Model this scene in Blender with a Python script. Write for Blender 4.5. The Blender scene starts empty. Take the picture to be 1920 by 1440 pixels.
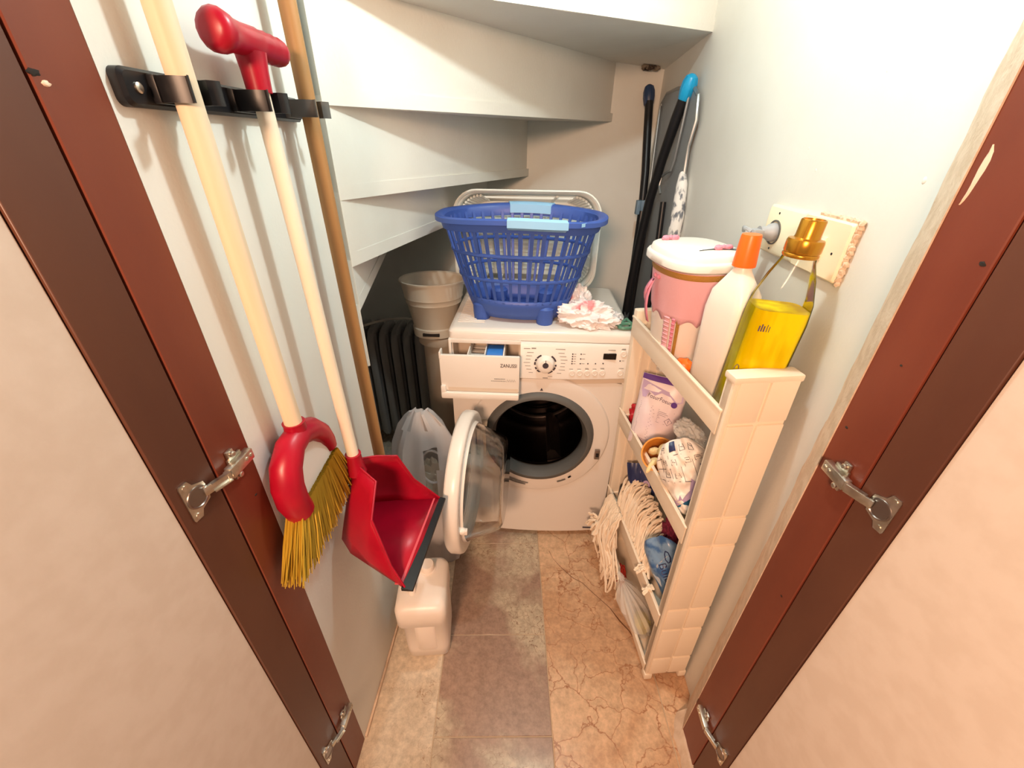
import bpy, bmesh, math, random
from mathutils import Vector, Matrix, noise
random.seed(7)
V = Vector
PI = math.pi
S = bpy.context.scene
COL = S.collection

# ------------------------------------------------------------------ camera
f_px, cx, cy = 768.0, 960.0, 720.0
dn = V((941.0 - cx, 2029.0 - cy, f_px)).normalized()            # world down, in camera axes (x right, y down, z forward)
hz = cy - (dn.x * (1003.0 - cx) + dn.z * f_px) / dn.y
fw = V((1003.0 - cx, hz - cy, f_px)).normalized()              # closet depth direction
rt = fw.cross(-dn)
if rt.x < 0: rt = -rt
Rw = Matrix((rt, fw, -dn))                                     # camera -> world
cam = bpy.data.cameras.new('camera')
cam.sensor_width = 36.0; cam.lens = f_px / 1920.0 * 36.0
cam.clip_start = 0.01; cam.clip_end = 50
co = bpy.data.objects.new('camera', cam); COL.objects.link(co)
m3 = Matrix((Rw @ V((1, 0, 0)), Rw @ V((0, -1, 0)), Rw @ V((0, 0, -1)))).transposed()
co.matrix_world = Matrix.Translation((0, 0, 1.40)) @ m3.to_4x4()
S.camera = co

# ------------------------------------------------------------------ light
S.view_settings.view_transform = 'Standard'; S.view_settings.look = 'None'
S.view_settings.gamma = 1.0; S.view_settings.use_curve_mapping = False
S.view_settings.exposure = 0.0
W = bpy.data.worlds.new('world'); S.world = W; W.use_nodes = True
W.node_tree.nodes['Background'].inputs[0].default_value = (1.0, 0.88, 0.80, 1)
W.node_tree.nodes['Background'].inputs[1].default_value = 0.22

def lamp(name, kind, loc, power, color, size, aim=None):
    l = bpy.data.lights.new(name, kind); l.energy = power; l.color = color
    if kind == 'AREA': l.shape = 'DISK'; l.size = size
    else: l.shadow_soft_size = size
    o = bpy.data.objects.new(name, l); COL.objects.link(o); o.location = loc
    if aim: o.rotation_euler = (V(aim) - V(loc)).to_track_quat('-Z', 'Y').to_euler()
    return o
lamp('ceiling_lamp', 'POINT', (0.13, 0.74, 1.95), 16.5, (0.86, 1.0, 0.98), 0.028)
lamp('hall_lamp', 'AREA', (-0.30, -0.90, 1.70), 38.0, (1.0, 0.60, 0.38), 0.3, (0.42, 0.6, 0.5))

# ------------------------------------------------------------------ materials
def lin(c):
    return tuple(((x / 255) / 12.92 if x / 255 <= .04045 else ((x / 255 + .055) / 1.055) ** 2.4) for x in c) + (1,)
def mat(name, rgb, rough=.5, metal=0, var=None, bump=None, trans=0, alpha=1, coat=0, sss=0, spec=.5, ior=1.45, stretch=None):
    m = bpy.data.materials.new(name); m.use_nodes = True
    nt = m.node_tree; b = nt.nodes['Principled BSDF']
    b.inputs['Base Color'].default_value = lin(rgb); b.inputs['Roughness'].default_value = rough
    b.inputs['Metallic'].default_value = metal; b.inputs['Transmission Weight'].default_value = trans
    b.inputs['Alpha'].default_value = alpha; b.inputs['Coat Weight'].default_value = coat
    b.inputs['Specular IOR Level'].default_value = spec; b.inputs['IOR'].default_value = ior
    if sss:
        b.inputs['Subsurface Weight'].default_value = sss; b.inputs['Subsurface Radius'].default_value = (.01, .008, .006)
    tc = None
    def coords():
        nonlocal tc
        if tc is None:
            tc = nt.nodes.new('ShaderNodeNewGeometry').outputs['Position']
            if stretch:
                mp = nt.nodes.new('ShaderNodeMapping'); mp.inputs['Scale'].default_value = stretch
                nt.links.new(tc, mp.inputs['Vector']); tc = mp.outputs['Vector']
        return tc
    if var:                                                    # (scale, second colour, low, high)
        n = nt.nodes.new('ShaderNodeTexNoise'); n.inputs['Scale'].default_value = var[0]; n.inputs['Detail'].default_value = 6
        nt.links.new(coords(), n.inputs['Vector'])
        r = nt.nodes.new('ShaderNodeValToRGB')
        r.color_ramp.elements[0].position = var[2]; r.color_ramp.elements[1].position = var[3]
        r.color_ramp.elements[0].color = lin(rgb); r.color_ramp.elements[1].color = lin(var[1])
        nt.links.new(n.outputs['Fac'], r.inputs[0]); nt.links.new(r.outputs[0], b.inputs['Base Color'])
    if bump:
        n = nt.nodes.new('ShaderNodeTexNoise'); n.inputs['Scale'].default_value = bump[0]; n.inputs['Detail'].default_value = 4
        nt.links.new(coords(), n.inputs['Vector'])
        u = nt.nodes.new('ShaderNodeBump'); u.inputs['Strength'].default_value = bump[1]; u.inputs['Distance'].default_value = bump[2] if len(bump) > 2 else .002
        nt.links.new(n.outputs['Fac'], u.inputs['Height']); nt.links.new(u.outputs[0], b.inputs['Normal'])
    return m
def marble(name, base, patch, vein, vscale, vw, seed, f0=.42, f1=.6, warp=.22):
    m = bpy.data.materials.new(name); m.use_nodes = True
    nt = m.node_tree; N = nt.nodes; L = nt.links; b = N['Principled BSDF']; b.inputs['Roughness'].default_value = .22
    g = N.new('ShaderNodeNewGeometry'); mp = N.new('ShaderNodeMapping'); mp.inputs['Location'].default_value = (seed, seed * .7, seed * .3)
    L.new(g.outputs['Position'], mp.inputs['Vector'])
    big = N.new('ShaderNodeTexNoise'); big.inputs['Scale'].default_value = 4.2; big.inputs['Detail'].default_value = 5; big.inputs['Distortion'].default_value = .6
    L.new(mp.outputs[0], big.inputs['Vector'])
    r1 = N.new('ShaderNodeValToRGB'); r1.color_ramp.elements[0].position = .44; r1.color_ramp.elements[1].position = .56
    r1.color_ramp.elements[0].color = lin(base); r1.color_ramp.elements[1].color = lin(patch)
    L.new(big.outputs['Fac'], r1.inputs[0])
    fine = N.new('ShaderNodeTexNoise'); fine.inputs['Scale'].default_value = 60; fine.inputs['Detail'].default_value = 8; fine.inputs['Roughness'].default_value = .7
    L.new(mp.outputs[0], fine.inputs['Vector'])
    mr = N.new('ShaderNodeMapRange'); mr.inputs['From Min'].default_value = .3; mr.inputs['From Max'].default_value = .7; mr.inputs['To Min'].default_value = .70; mr.inputs['To Max'].default_value = 1.18
    L.new(fine.outputs['Fac'], mr.inputs['Value'])
    mu = N.new('ShaderNodeMix'); mu.data_type = 'RGBA'; mu.blend_type = 'MULTIPLY'; mu.inputs[0].default_value = 1
    L.new(r1.outputs[0], mu.inputs[6]); L.new(mr.outputs[0], mu.inputs[7])
    # fissures: edge distance of a warped voronoi, faded by noise
    wn = N.new('ShaderNodeTexNoise'); wn.inputs['Scale'].default_value = 9; wn.inputs['Detail'].default_value = 5
    L.new(mp.outputs[0], wn.inputs['Vector'])
    ad = N.new('ShaderNodeMix'); ad.data_type = 'RGBA'; ad.blend_type = 'LINEAR_LIGHT'; ad.inputs[0].default_value = warp
    L.new(mp.outputs[0], ad.inputs[6]); L.new(wn.outputs['Color'], ad.inputs[7])
    vo = N.new('ShaderNodeTexVoronoi'); vo.feature = 'DISTANCE_TO_EDGE'; vo.inputs['Scale'].default_value = vscale
    L.new(ad.outputs[2], vo.inputs['Vector'])
    r2 = N.new('ShaderNodeValToRGB'); r2.color_ramp.elements[0].position = 0; r2.color_ramp.elements[1].position = vw
    r2.color_ramp.elements[0].color = (1, 1, 1, 1); r2.color_ramp.elements[1].color = (0, 0, 0, 1)
    L.new(vo.outputs['Distance'], r2.inputs[0])
    fd = N.new('ShaderNodeMapRange'); fd.inputs['From Min'].default_value = f0; fd.inputs['From Max'].default_value = f1
    L.new(big.outputs['Fac'], fd.inputs['Value'])
    mm = N.new('ShaderNodeMath'); mm.operation = 'MULTIPLY'; L.new(r2.outputs[0], mm.inputs[0]); L.new(fd.outputs[0], mm.inputs[1])
    mx = N.new('ShaderNodeMix'); mx.data_type = 'RGBA'
    L.new(mm.outputs[0], mx.inputs[0]); L.new(mu.outputs[2], mx.inputs[6]); mx.inputs[7].default_value = lin(vein)
    L.new(mx.outputs[2], b.inputs['Base Color'])
    return m

WALL = mat('wall_paint', (231, 231, 225), .75, var=(3, (224, 223, 215), .4, .7), bump=(160, .25, .0012))
STAIR = mat('stair_plaster', (229, 229, 222), .8, var=(3, (221, 219, 210), .4, .7), bump=(130, .35, .0015))
ROUGH = mat('rough_plaster', (222, 198, 174), .85, bump=(190, .7, .002), var=(40, (208, 182, 156), .4, .6))
JAMB = mat('red_brown_varnish', (126, 62, 42), .38, var=(7, (110, 50, 34), .35, .65), bump=(90, .12, .001), stretch=(1, 1, .35))
STILE = mat('dark_brown_varnish', (98, 60, 44), .4, var=(8, (86, 51, 38), .35, .65), bump=(70, .15, .001), stretch=(1, 1, .3))
CREAM = mat('cream_door_panel', (217, 202, 188), .5, var=(30, (212, 196, 181), .4, .6), bump=(260, .12, .0008))
GROUT = mat('grout', (190, 170, 145), .9)
TILES = [marble('marble_grey_brown', (164, 137, 120), (194, 178, 154), (120, 88, 72), 17, .028, 1.7),
         marble('marble_light', (218, 204, 182), (204, 186, 162), (150, 120, 95), 7, .012, 5.1),
         marble('marble_cracked', (200, 160, 125), (216, 182, 148), (158, 108, 76), 10, .022, 9.3, .18, .5, .09)]
VEIN = mat('dark_vein', (112, 72, 46), .5)
APPL = mat('white_enamel', (233, 226, 218), .28)
APPL2 = mat('white_plastic', (236, 230, 222), .38)
GREY = mat('grey_rubber', (92, 92, 90), .55)
STEEL = mat('drum_steel', (150, 140, 135), .32, metal=1)
CHROME = mat('nickel', (220, 214, 202), .34, metal=1, var=(60, (196, 188, 174), .4, .6))
BLACK = mat('black_plastic', (24, 24, 27), .35)
BLACKG = mat('black_gloss', (20, 15, 15), .12)
PRINT = mat('grey_print', (150, 146, 142), .6)
PRINTD = mat('dark_print', (66, 58, 66), .6)
PRINTV = mat('violet_print', (96, 74, 104), .6)
GLASS = mat('clear_glass', (244, 244, 242), .03, trans=1, ior=1.45)
BLUE = mat('blue_plastic', (62, 92, 172), .4, sss=.0)
LBLUE = mat('pale_blue_grip', (150, 200, 238), .45)
WPLAS = mat('white_basket_plastic', (228, 232, 226), .45)
BEIGE = mat('beige_plastic', (206, 198, 182), .5)
BINM = mat('grey_beige_plastic', (168, 156, 140), .55)
RADM = mat('dark_grey_enamel', (150, 148, 146), .45, bump=(200, .1, .001))
RED = mat('red_plastic', (172, 12, 42), .35, var=(20, (160, 10, 38), .4, .6))
YEL = mat('yellow_bristle', (196, 160, 48), .6)
WOOD = mat('pale_wood', (234, 216, 190), .5, var=(30, (224, 202, 170), .35, .65), stretch=(1, 1, .06))
WOOD2 = mat('cream_painted_wood', (238, 227, 208), .45, var=(14, (232, 217, 194), .4, .6), stretch=(1, 1, .2))
WOOD3 = mat('brown_wood', (178, 134, 84), .5, var=(30, (160, 116, 70), .35, .65), stretch=(1, 1, .06))
RACK = mat('ivory_plastic', (238, 222, 200), .42)
PINK = mat('pink_fabric', (232, 176, 184), .8, bump=(300, .4, .001))
PINKD = mat('pink_ribbon', (226, 140, 160), .6)
GOLD = mat('gold_braid', (190, 138, 62), .35, metal=.5, bump=(700, .8, .002))
GOLDC = mat('gold_cap', (196, 140, 44), .25, metal=.75)
ORANGE = mat('orange_cap', (255, 112, 28), .35)
MILK = mat('milky_plastic', (242, 232, 222), .35, sss=.3)
CLEARP = bpy.data.materials.new('clear_plastic'); CLEARP.use_nodes = True
_n = CLEARP.node_tree; _n.nodes.remove(_n.nodes['Principled BSDF'])
_t = _n.nodes.new('ShaderNodeBsdfTransparent'); _t.inputs[0].default_value = (.96, .96, .94, 1)
_g = _n.nodes.new('ShaderNodeBsdfGlossy'); _g.inputs['Roughness'].default_value = .08
_f = _n.nodes.new('ShaderNodeFresnel'); _f.inputs[0].default_value = 1.18
_m = _n.nodes.new('ShaderNodeMixShader')
_n.links.new(_f.outputs[0], _m.inputs[0]); _n.links.new(_t.outputs[0], _m.inputs[1]); _n.links.new(_g.outputs[0], _m.inputs[2])
_n.links.new(_m.outputs[0], _n.nodes['Material Output'].inputs[0])
LIQ = mat('yellow_liquid', (216, 188, 0), .2, ior=1.2, spec=.2, var=(30, (244, 224, 20), .42, .58), stretch=(1, 1, .16))
BAGW = mat('thin_white_film', (232, 230, 232), .35, trans=.35, ior=1.1, alpha=.85)
BAGP = mat('printed_white_film', (240, 234, 234), .3, var=(17, (226, 150, 155), .6, .68))
BAGC = mat('clear_film', (246, 242, 236), .2, alpha=.45, coat=.5)
PAPER = mat('white_label_film', (240, 228, 216), .4)
POUCH = mat('lilac_white_film', (238, 222, 224), .35, var=(9, (226, 204, 214), .45, .7))
PURP = mat('purple_film', (98, 58, 140), .35)
PURP2 = mat('lilac_film', (186, 162, 196), .35)
NAVY = mat('navy_film', (42, 50, 92), .35)
BLUEF = mat('blue_packet_film', (120, 152, 186), .3, var=(22, (58, 98, 150), .48, .58))
TEAL = mat('teal_print', (38, 100, 140), .4)
SOAP = mat('soap', (236, 214, 160), .5)
BOWL = mat('orange_plastic', (224, 148, 60), .35)
YARN = mat('cotton_yarn', (244, 226, 202), .9)
SPONGE = mat('yellow_sponge', (214, 194, 90), .9, bump=(300, .8, .003))
REDCL = mat('red_cloth', (205, 60, 40), .8)
MAROON = mat('maroon_cloth', (110, 24, 52), .8)
GREEN = mat('green_plastic', (86, 134, 112), .4)
BLADE = mat('dark_blade', (50, 56, 60), .3, metal=.6)
CYAN = mat('cyan_plastic', (30, 160, 214), .3)
DCYAN = mat('dark_blue_plastic', (40, 62, 100), .4)
MESHG = mat('grey_mesh_board', (150, 156, 160), .5, metal=.3, bump=(420, .6, .002))
WIRE = mat('grey_wire', (150, 156, 158), .35, metal=.6)
COVER = mat('patterned_cover', (226, 226, 224), .8, var=(60, (110, 116, 126), .50, .60), stretch=(1, 1, .45))
TAPE = mat('grey_blue_tape', (110, 138, 160), .5)
IVORY = mat('ivory_switch_plastic', (240, 226, 196), .4)
PLUGM = mat('grey_plug', (160, 162, 166), .45)
WCAB = mat('white_cable', (205, 200, 190), .5)
DARKHOLE = mat('dark_void', (40, 34, 30), .9)
PAINT = mat('cream_paint_drip', (244, 212, 184), .5)
CAVITY = mat('cavity_plastic', (214, 198, 180), .5)
INSERT = mat('blue_insert', (60, 130, 216), .25)

# ------------------------------------------------------------------ geometry helpers
def box(bm, a, b, M=None, bev=0, seg=2):
    a = V(a); b = V(b)
    r = bmesh.ops.create_cube(bm, size=1)
    vs = r['verts']
    bmesh.ops.scale(bm, vec=[max(abs(b[i] - a[i]), 1e-5) for i in range(3)], verts=vs)
    bmesh.ops.translate(bm, vec=(a + b) / 2, verts=vs)
    if bev:
        es = list({e for v in vs for e in v.link_edges})
        out = bmesh.ops.bevel(bm, geom=es, offset=bev, segments=seg, affect='EDGES', profile=.6, clamp_overlap=True)
        vs = list({v for f in out['faces'] for v in f.verts} | {v for v in vs if v.is_valid})
        seen = set(vs); st = list(vs)
        while st:
            v = st.pop()
            for e in v.link_edges:
                o = e.other_vert(v)
                if o not in seen: seen.add(o); st.append(o)
        vs = list(seen)
    if M: bmesh.ops.transform(bm, matrix=M, verts=vs)
    return vs
def loft(bm, rings, cap=True, closed=True, loop=False):
    R = [[bm.verts.new(p) for p in r] for r in rings]
    n = len(R[0])
    pairs = list(zip(R[:-1], R[1:])) + ([(R[-1], R[0])] if loop else [])
    for a, b in pairs:
        for i in range(n if closed else n - 1):
            j = (i + 1) % n
            try: bm.faces.new((a[i], a[j], b[j], b[i]))
            except ValueError: pass
    if cap and closed and not loop:
        bm.faces.new(R[0][::-1]); bm.faces.new(R[-1])
    return [v for r in R for v in r]
def tube(bm, pts, r, seg=10, loop=False, cap=True, flat=1.0):
    pts = [V(p) for p in pts]; n = len(pts)
    rs = r if isinstance(r, (list, tuple)) else [r] * n
    rings = []; up = None
    for i, p in enumerate(pts):
        if loop: t = pts[(i + 1) % n] - pts[i - 1]
        else: t = pts[min(i + 1, n - 1)] - pts[max(i - 1, 0)]
        t.normalize()
        if up is None:
            up = V((0, 0, 1)) if abs(t.z) < .9 else V((1, 0, 0))
        up = (up - t * up.dot(t)).normalized(); s = t.cross(up)
        rings.append([p + (math.cos(2 * PI * k / seg) * up * flat + math.sin(2 * PI * k / seg) * s) * rs[i] for k in range(seg)])
    return loft(bm, rings, cap, True, loop)
def lathe(bm, prof, seg=24, M=None, sx=1, sy=1, cap=True):
    rings = [[V((max(r, 1e-4) * sx * math.cos(2 * PI * k / seg), max(r, 1e-4) * sy * math.sin(2 * PI * k / seg), z)) for k in range(seg)] for r, z in prof]
    vs = loft(bm, rings, cap)
    if M: bmesh.ops.transform(bm, matrix=M, verts=vs)
    return vs
def prism(bm, pts, z0, z1, M=None):
    vs = loft(bm, [[V((p[0], p[1], z0)) for p in pts], [V((p[0], p[1], z1)) for p in pts]])
    if M: bmesh.ops.transform(bm, matrix=M, verts=vs)
    return vs
def slab(bm, pts, off):
    o = V(off)
    return loft(bm, [[V(p) for p in pts], [V(p) + o for p in pts]])
def rrect(hx, hy, r, n=5):
    out = []
    for q, (sx, sy) in enumerate(((1, 1), (-1, 1), (-1, -1), (1, -1))):
        for k in range(n + 1):
            a = (q + k / n) * PI / 2
            out.append((sx * (hx - r) + r * math.cos(a), sy * (hy - r) + r * math.sin(a)))
    return out
def rr_loft(bm, levels, M=None, n=5, cap=True):               # levels: (z, hx, hy, r, ox, oy)
    vs = loft(bm, [[V((p[0] + ox, p[1] + oy, z)) for p in rrect(hx, hy, r, n)] for z, hx, hy, r, ox, oy in levels], cap)
    if M: bmesh.ops.transform(bm, matrix=M, verts=vs)
    return vs
def crumple(bm, c, rad, seed, sub=4, amp=.3, freq=3.0, floor=None, M=None):
    vs = bmesh.ops.create_icosphere(bm, subdivisions=sub, radius=1)['verts']
    for v in vs:
        p = v.co.copy(); q = p * freq + V((seed * 3.1, seed * 1.7, seed))
        d = noise.ridged_multi_fractal(q, 1.0, 2.1, 3, 1.0, 2.0, noise_basis='BLENDER') - 1.0
        d2 = noise.noise(q * .6)
        p *= 1 + amp * (.55 * d + .6 * d2)
        v.co = V((p.x * rad[0], p.y * rad[1], p.z * rad[2]))
    if M: bmesh.ops.transform(bm, matrix=M, verts=vs)
    for v in vs:
        v.co += V(c)
        if floor is not None and v.co.z < floor: v.co.z = floor + (v.co.z - floor) * .02
    return vs
def at(loc, yaw=0): return Matrix.Translation(loc) @ Matrix.Rotation(yaw, 4, 'Z')
def frame(o, x, y):                                           # matrix whose local x, y, z axes are given
    x = V(x).normalized(); y = V(y); y = (y - x * y.dot(x)).normalized(); z = x.cross(y)
    m = Matrix((x, y, z)).transposed().to_4x4(); m.translation = V(o); return m
def obj(name, bm, m, parent=None, sharp=38, solid=0, flat=False):
    bmesh.ops.remove_doubles(bm, verts=bm.verts, dist=1e-6)
    bmesh.ops.recalc_face_normals(bm, faces=bm.faces)
    me = bpy.data.meshes.new(name); bm.to_mesh(me); bm.free()
    me.materials.append(m)
    if not flat and len(me.polygons):
        me.polygons.foreach_set('use_smooth', [True] * len(me.polygons))
        me.set_sharp_from_angle(angle=math.radians(sharp))
    o = bpy.data.objects.new(name, me); COL.objects.link(o)
    if solid:
        md = o.modifiers.new('thickness', 'SOLIDIFY'); md.thickness = abs(solid); md.offset = -1 if solid > 0 else 0
    if parent:
        o.parent = parent
        o.matrix_parent_inverse = Matrix.Translation(-parent.location)
    return o
def thing(name, label, cat, loc, group=None):
    o = bpy.data.objects.new(name, None); COL.objects.link(o); o.location = loc; o.empty_display_size = .05
    o['label'] = label; o['category'] = cat
    if group: o['group'] = group
    return o
def tag(o, label, cat, group=None):
    o['label'] = label; o['category'] = cat
    if group: o['group'] = group
    return o
def struct(name, bm=None, m=None, loc=(0, 0, 0), label=None, sharp=30):
    if bm: o = obj(name, bm, m, sharp=sharp)
    else:
        o = bpy.data.objects.new(name, None); COL.objects.link(o); o.location = loc; o.empty_display_size = .05
    o['kind'] = 'structure'
    if label: o['label'] = label
    return o
def B(): return bmesh.new()
def text(bm, s, size, M, depth=.0004, shear=0, xs=1):
    c = bpy.data.curves.new('t', 'FONT'); c.body = s; c.size = size; c.extrude = depth; c.align_x = 'CENTER'; c.align_y = 'CENTER'; c.shear = shear; c.resolution_u = 3
    o = bpy.data.objects.new('t', c); me = bpy.data.meshes.new_from_object(o)
    me.transform(M @ Matrix.Diagonal((xs, 1, 1, 1))); bm.from_mesh(me)
    bpy.data.objects.remove(o); bpy.data.curves.remove(c); bpy.data.meshes.remove(me)

# ================================================================== SETTING
# floor: marble tiles laid in columns, turned a little against the walls
fl = struct('floor', loc=(0, 1, 0), label='polished brown and beige marble tile floor')
b = B(); box(b, (-1.3, -1.0, -.04), (.9, 2.4, -.0016)); obj('grout', b, GROUT, fl)
TM = at((.105, .493, 0), math.radians(3.3))
tile_specs = []
ys_mid = [-1.35, -.62, -.305, -.008, .262, .62, .98, 1.34, 1.72]
for i in range(len(ys_mid) - 1): tile_specs.append((-.326, 0, ys_mid[i], ys_mid[i + 1], 0))
for a, c in ((-1.35, -.36), (-.36, .74), (.74, 1.72)): tile_specs.append((-.70, -.326, a, c, 1))
for a, c in ((-1.35, -.24), (-.24, .70), (.70, 1.72)): tile_specs.append((0, .326, a, c, 2))
for a, c in ((-1.35, -.1), (-.1, .15), (.15, 1.72)): tile_specs.append((.326, .62, a, c, 2))
for a, c in ((-1.35, .3), (.3, 1.72)): tile_specs.append((-1.05, -.70, a, c, 1))
crack_tile = None
for x0, x1, y0, y1, k in tile_specs:
    b = B(); box(b, (x0 + .0013, y0 + .0013, -.02), (x1 - .0013, y1 - .0013, 0), TM, bev=.0012, seg=1)
    t = obj('tile', b, TILES[k], fl)
    if k == 2 and x0 == 0 and y0 < .5 < y1: crack_tile = t
# dark open fissure crossing the right-hand tile
pts = [(.113, 1.08), (.128, 1.045), (.150, 1.015), (.172, .995), (.20, .965), (.232, .945), (.262, .918), (.292, .885), (.318, .858), (.345, .815), (.372, .782), (.395, .735), (.415, .70), (.428, .675)]
b = B(); l = []; r_ = []
for i, p in enumerate(pts):
    q = V((p[0], p[1])); t = (V(pts[min(i + 1, len(pts) - 1)]) - V(pts[max(i - 1, 0)])).normalized(); n = V((-t.y, t.x)) * (.0011 + .0011 * noise.noise(V((i * 1.3, 0, 0)))) * (1.6 if i > 7 else .9)
    q = q + V((noise.noise(V((i * 2.1, 5, 0))), noise.noise(V((i * 2.1, 9, 0))))) * .006
    l.append(b.verts.new((q.x + n.x, q.y + n.y, .0003))); r_.append(b.verts.new((q.x - n.x, q.y - n.y, .0003)))
for i in range(len(pts) - 1): b.faces.new((l[i], l[i + 1], r_[i + 1], r_[i]))
v = obj('vein', b, VEIN, crack_tile); v.matrix_parent_inverse = Matrix.Identity(4)

XL, XR, YB = -.405, .515, 2.109
# left wall ends in the newel post the winding steps fan out from
b = B(); pl = [(XL, .453)] + [(XL, .885)] + [(XL - .035 + .035 * math.cos(a), .885 + .035 * math.sin(a)) for a in [PI / 8 * k for k in range(1, 5)]] + [(-1.05, .92), (-1.05, .84), (-.50, .84), (-.50, .453)]
prism(b, pl, 0, 2.5); struct('wall_left', b, WALL)
b = B(); prism(b, [(.515, .604), (.515, 2.2), (.62, 2.2), (.62, .512), (.475, .530)], 0, 2.5); wr = struct('wall_right', b, WALL)
b = B()                                                        # rough splayed plaster strip beside the jamb
NZ = 120
rings = []
for i in range(NZ + 1):
    z = 2.5 * i / NZ; w = .004 * noise.noise(V((0, 0, z * 14)))
    rings.append([V((.459, .512, z)), V((.478, .546, z)), V((.499, .578, z)), V((.5142, .600 + w, z)), V((.530, .600, z)), V((.530, .512, z))])
loft(b, rings); o = obj('plaster_strip', b, ROUGH, wr); o.matrix_parent_inverse = Matrix.Identity(4)
for (y, z, s) in ((.628, 1.365, .0036), (.78, 1.50, .002), (.915, 1.40, .002), (.87, 1.365, .002)):
    b = B(); bmesh.ops.create_icosphere(b, subdivisions=2, radius=s, matrix=Matrix.Translation((XR, y, z)) @ Matrix.Diagonal((.35, 1, 1.3, 1)))
    o = obj('paint_bubble', b, WALL, wr); o.matrix_parent_inverse = Matrix.Identity(4)
b = B(); box(b, (-1.1, YB, 0), (.62, YB + .1, 2.5)); struct('wall_back', b, WALL)
b = B(); box(b, (-1.12, .84, 0), (-1.02, YB, 2.5)); struct('wall_side', b, WALL)
b = B(); box(b, (XL, .456, 0), (XL + .007, .90, .011), bev=.003); struct('baseboard_left', b, ROUGH)
b = B()                                                        # lumpy plaster fillet at the foot of the right jamb
rings = []
for i in range(15):
    y = .36 + .2 * i / 14; w = .012 + .008 * noise.noise(V((y * 40, 0, 0))) + (.008 if i > 9 else 0); h = .026 + .015 * noise.noise(V((y * 30, 4, 0)))
    rings.append([V((.475 + max(0, i - 9) * .006, y, 0)), V((.452 + max(0, i - 9) * .006 - w, y, 0)), V((.452 - w * .8 + max(0, i - 9) * .006, y, .006)), V((.455 + max(0, i - 9) * .006, y, h)), V((.475 + max(0, i - 9) * .006, y, h))])
loft(b, rings); struct('baseboard_right', b, ROUGH)

# winding stair seen from below
ce = struct('ceiling', loc=(0, 1.4, 1.6), label='white plastered underside of a winding staircase')
NW = V((XL, .92, 0))
#            left z, far xy, far z
EDG = [(1.643, (.515, 1.61), 1.694), (1.459, (.317, YB), 1.487), (1.292, (-.034, YB), 1.273), (1.153, (-.213, YB), 1.137), (1.049, (-.68, YB), 1.02), (.90, (-1.02, 1.65), .88)]
TOPR = [2.07, 1.690, 1.487, 1.273, 1.14, 1.02]; TOPL = [2.07, 1.643, 1.459, 1.292, 1.153, 1.049]
for k, (zl, fx, zr) in enumerate(EDG):
    F = V((fx[0], fx[1], 0)); d = (F - NW).normalized(); n = V((d.y, -d.x, 0)) * -.03
    A = NW - d * .0; E2 = F + d * .02
    m = 14; lo = []; hi = []
    for i in range(m + 1):
        t = i / m; p = A.lerp(E2, t); w = .0015 * noise.noise(V((t * 9, k * 5, 0)))
        lo.append(V((p.x, p.y, zl + (zr - zl) * t + w))); hi.append(V((p.x, p.y, TOPL[k] + (TOPR[k] - TOPL[k]) * t + .015)))
    b = B()
    loft(b, [[lo[i], hi[i], hi[i] + n, lo[i] + n] for i in range(m + 1)])
    obj('stair_riser', b, STAIR, ce)
    if k + 1 < len(EDG):                                       # soffit between this riser and the next lower one
        f2 = EDG[k + 1][1]
        corner = []
        if fx[0] == .515 and f2[1] == YB: corner = [(.515, YB, 1.668)]
        P = [(XL, .92, zl), (fx[0] + .01, fx[1], zr)] + corner + [(f2[0], f2[1] + .005, TOPR[k + 1])]
        b = B(); slab(b, P, (0, 0, .03)); obj('stair_soffit', b, STAIR, ce)
b = B(); slab(b, [(-.50, .80, 2.06), (.53, .80, 2.06), (.53, 1.63, 2.06), (XL, .93, 2.06)], (0, 0, .04)); obj('stair_soffit', b, STAIR, ce)
b = B(); box(b, (-1.3, .74, 2.06), (.62, .80, 2.7)); struct('wall_header', b, WALL)
b = B()                                                        # broken plaster round a hole at the top corner
for i in range(9):
    a = i * .75; p = V((.455 + .030 * math.cos(a) * (1 if i % 2 else .6), 2.085 + .014 * math.sin(a), 1.668 + .003 * (i % 3)))
    crumple(b, p, (.018, .012, .008), i, sub=2, amp=.6)
o = obj('plaster_damage', b, mat('old_plaster', (150, 136, 118), .9, var=(70, (70, 58, 48), .45, .6)), ce)
b = B(); crumple(b, (.437, 2.088, 1.669), (.018, .014, .010), 3, sub=2, amp=.5); crumple(b, (.483, 2.09, 1.672), (.012, .010, .008), 5, sub=2, amp=.5); obj('plaster_hole', b, DARKHOLE, ce)

# door jambs
b = B(); box(b, (-.50, .388, 0), (XL, .4535, 2.06), bev=.0012, seg=1)
tl = struct('trim_1', b, JAMB)
b = B(); box(b, (.461, .436, 0), (.56, .513, 2.06), bev=.0012, seg=1)
tr = struct('trim_2', b, JAMB)
def chip(par, name, x, y, z, s, m, nx):
    b = B(); crumple(b, (x, y, z), (.0012, s, s * .6), y * 50, sub=2, amp=.5); o = obj(name, b, m, par); o.matrix_parent_inverse = Matrix.Identity(4)
chip(tl, 'nail_hole', XL, .392, 1.445, .005, DARKHOLE, 1); chip(tl, 'nail_hole', XL, .398, 1.438, .004, PAINT, 1)
chip(tl, 'nail_hole', XL, .433, .935, .003, DARKHOLE, 1)
for y, z, s in ((.4452, 1.30, .004), (.498, 1.055, .0028), (.470, 1.17, .002), (.455, .72, .0025)):
    chip(tr, 'nail_hole', .461, y, z, s, DARKHOLE, -1)
b = B()                                                        # long drip of wall paint on the right jamb
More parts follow.
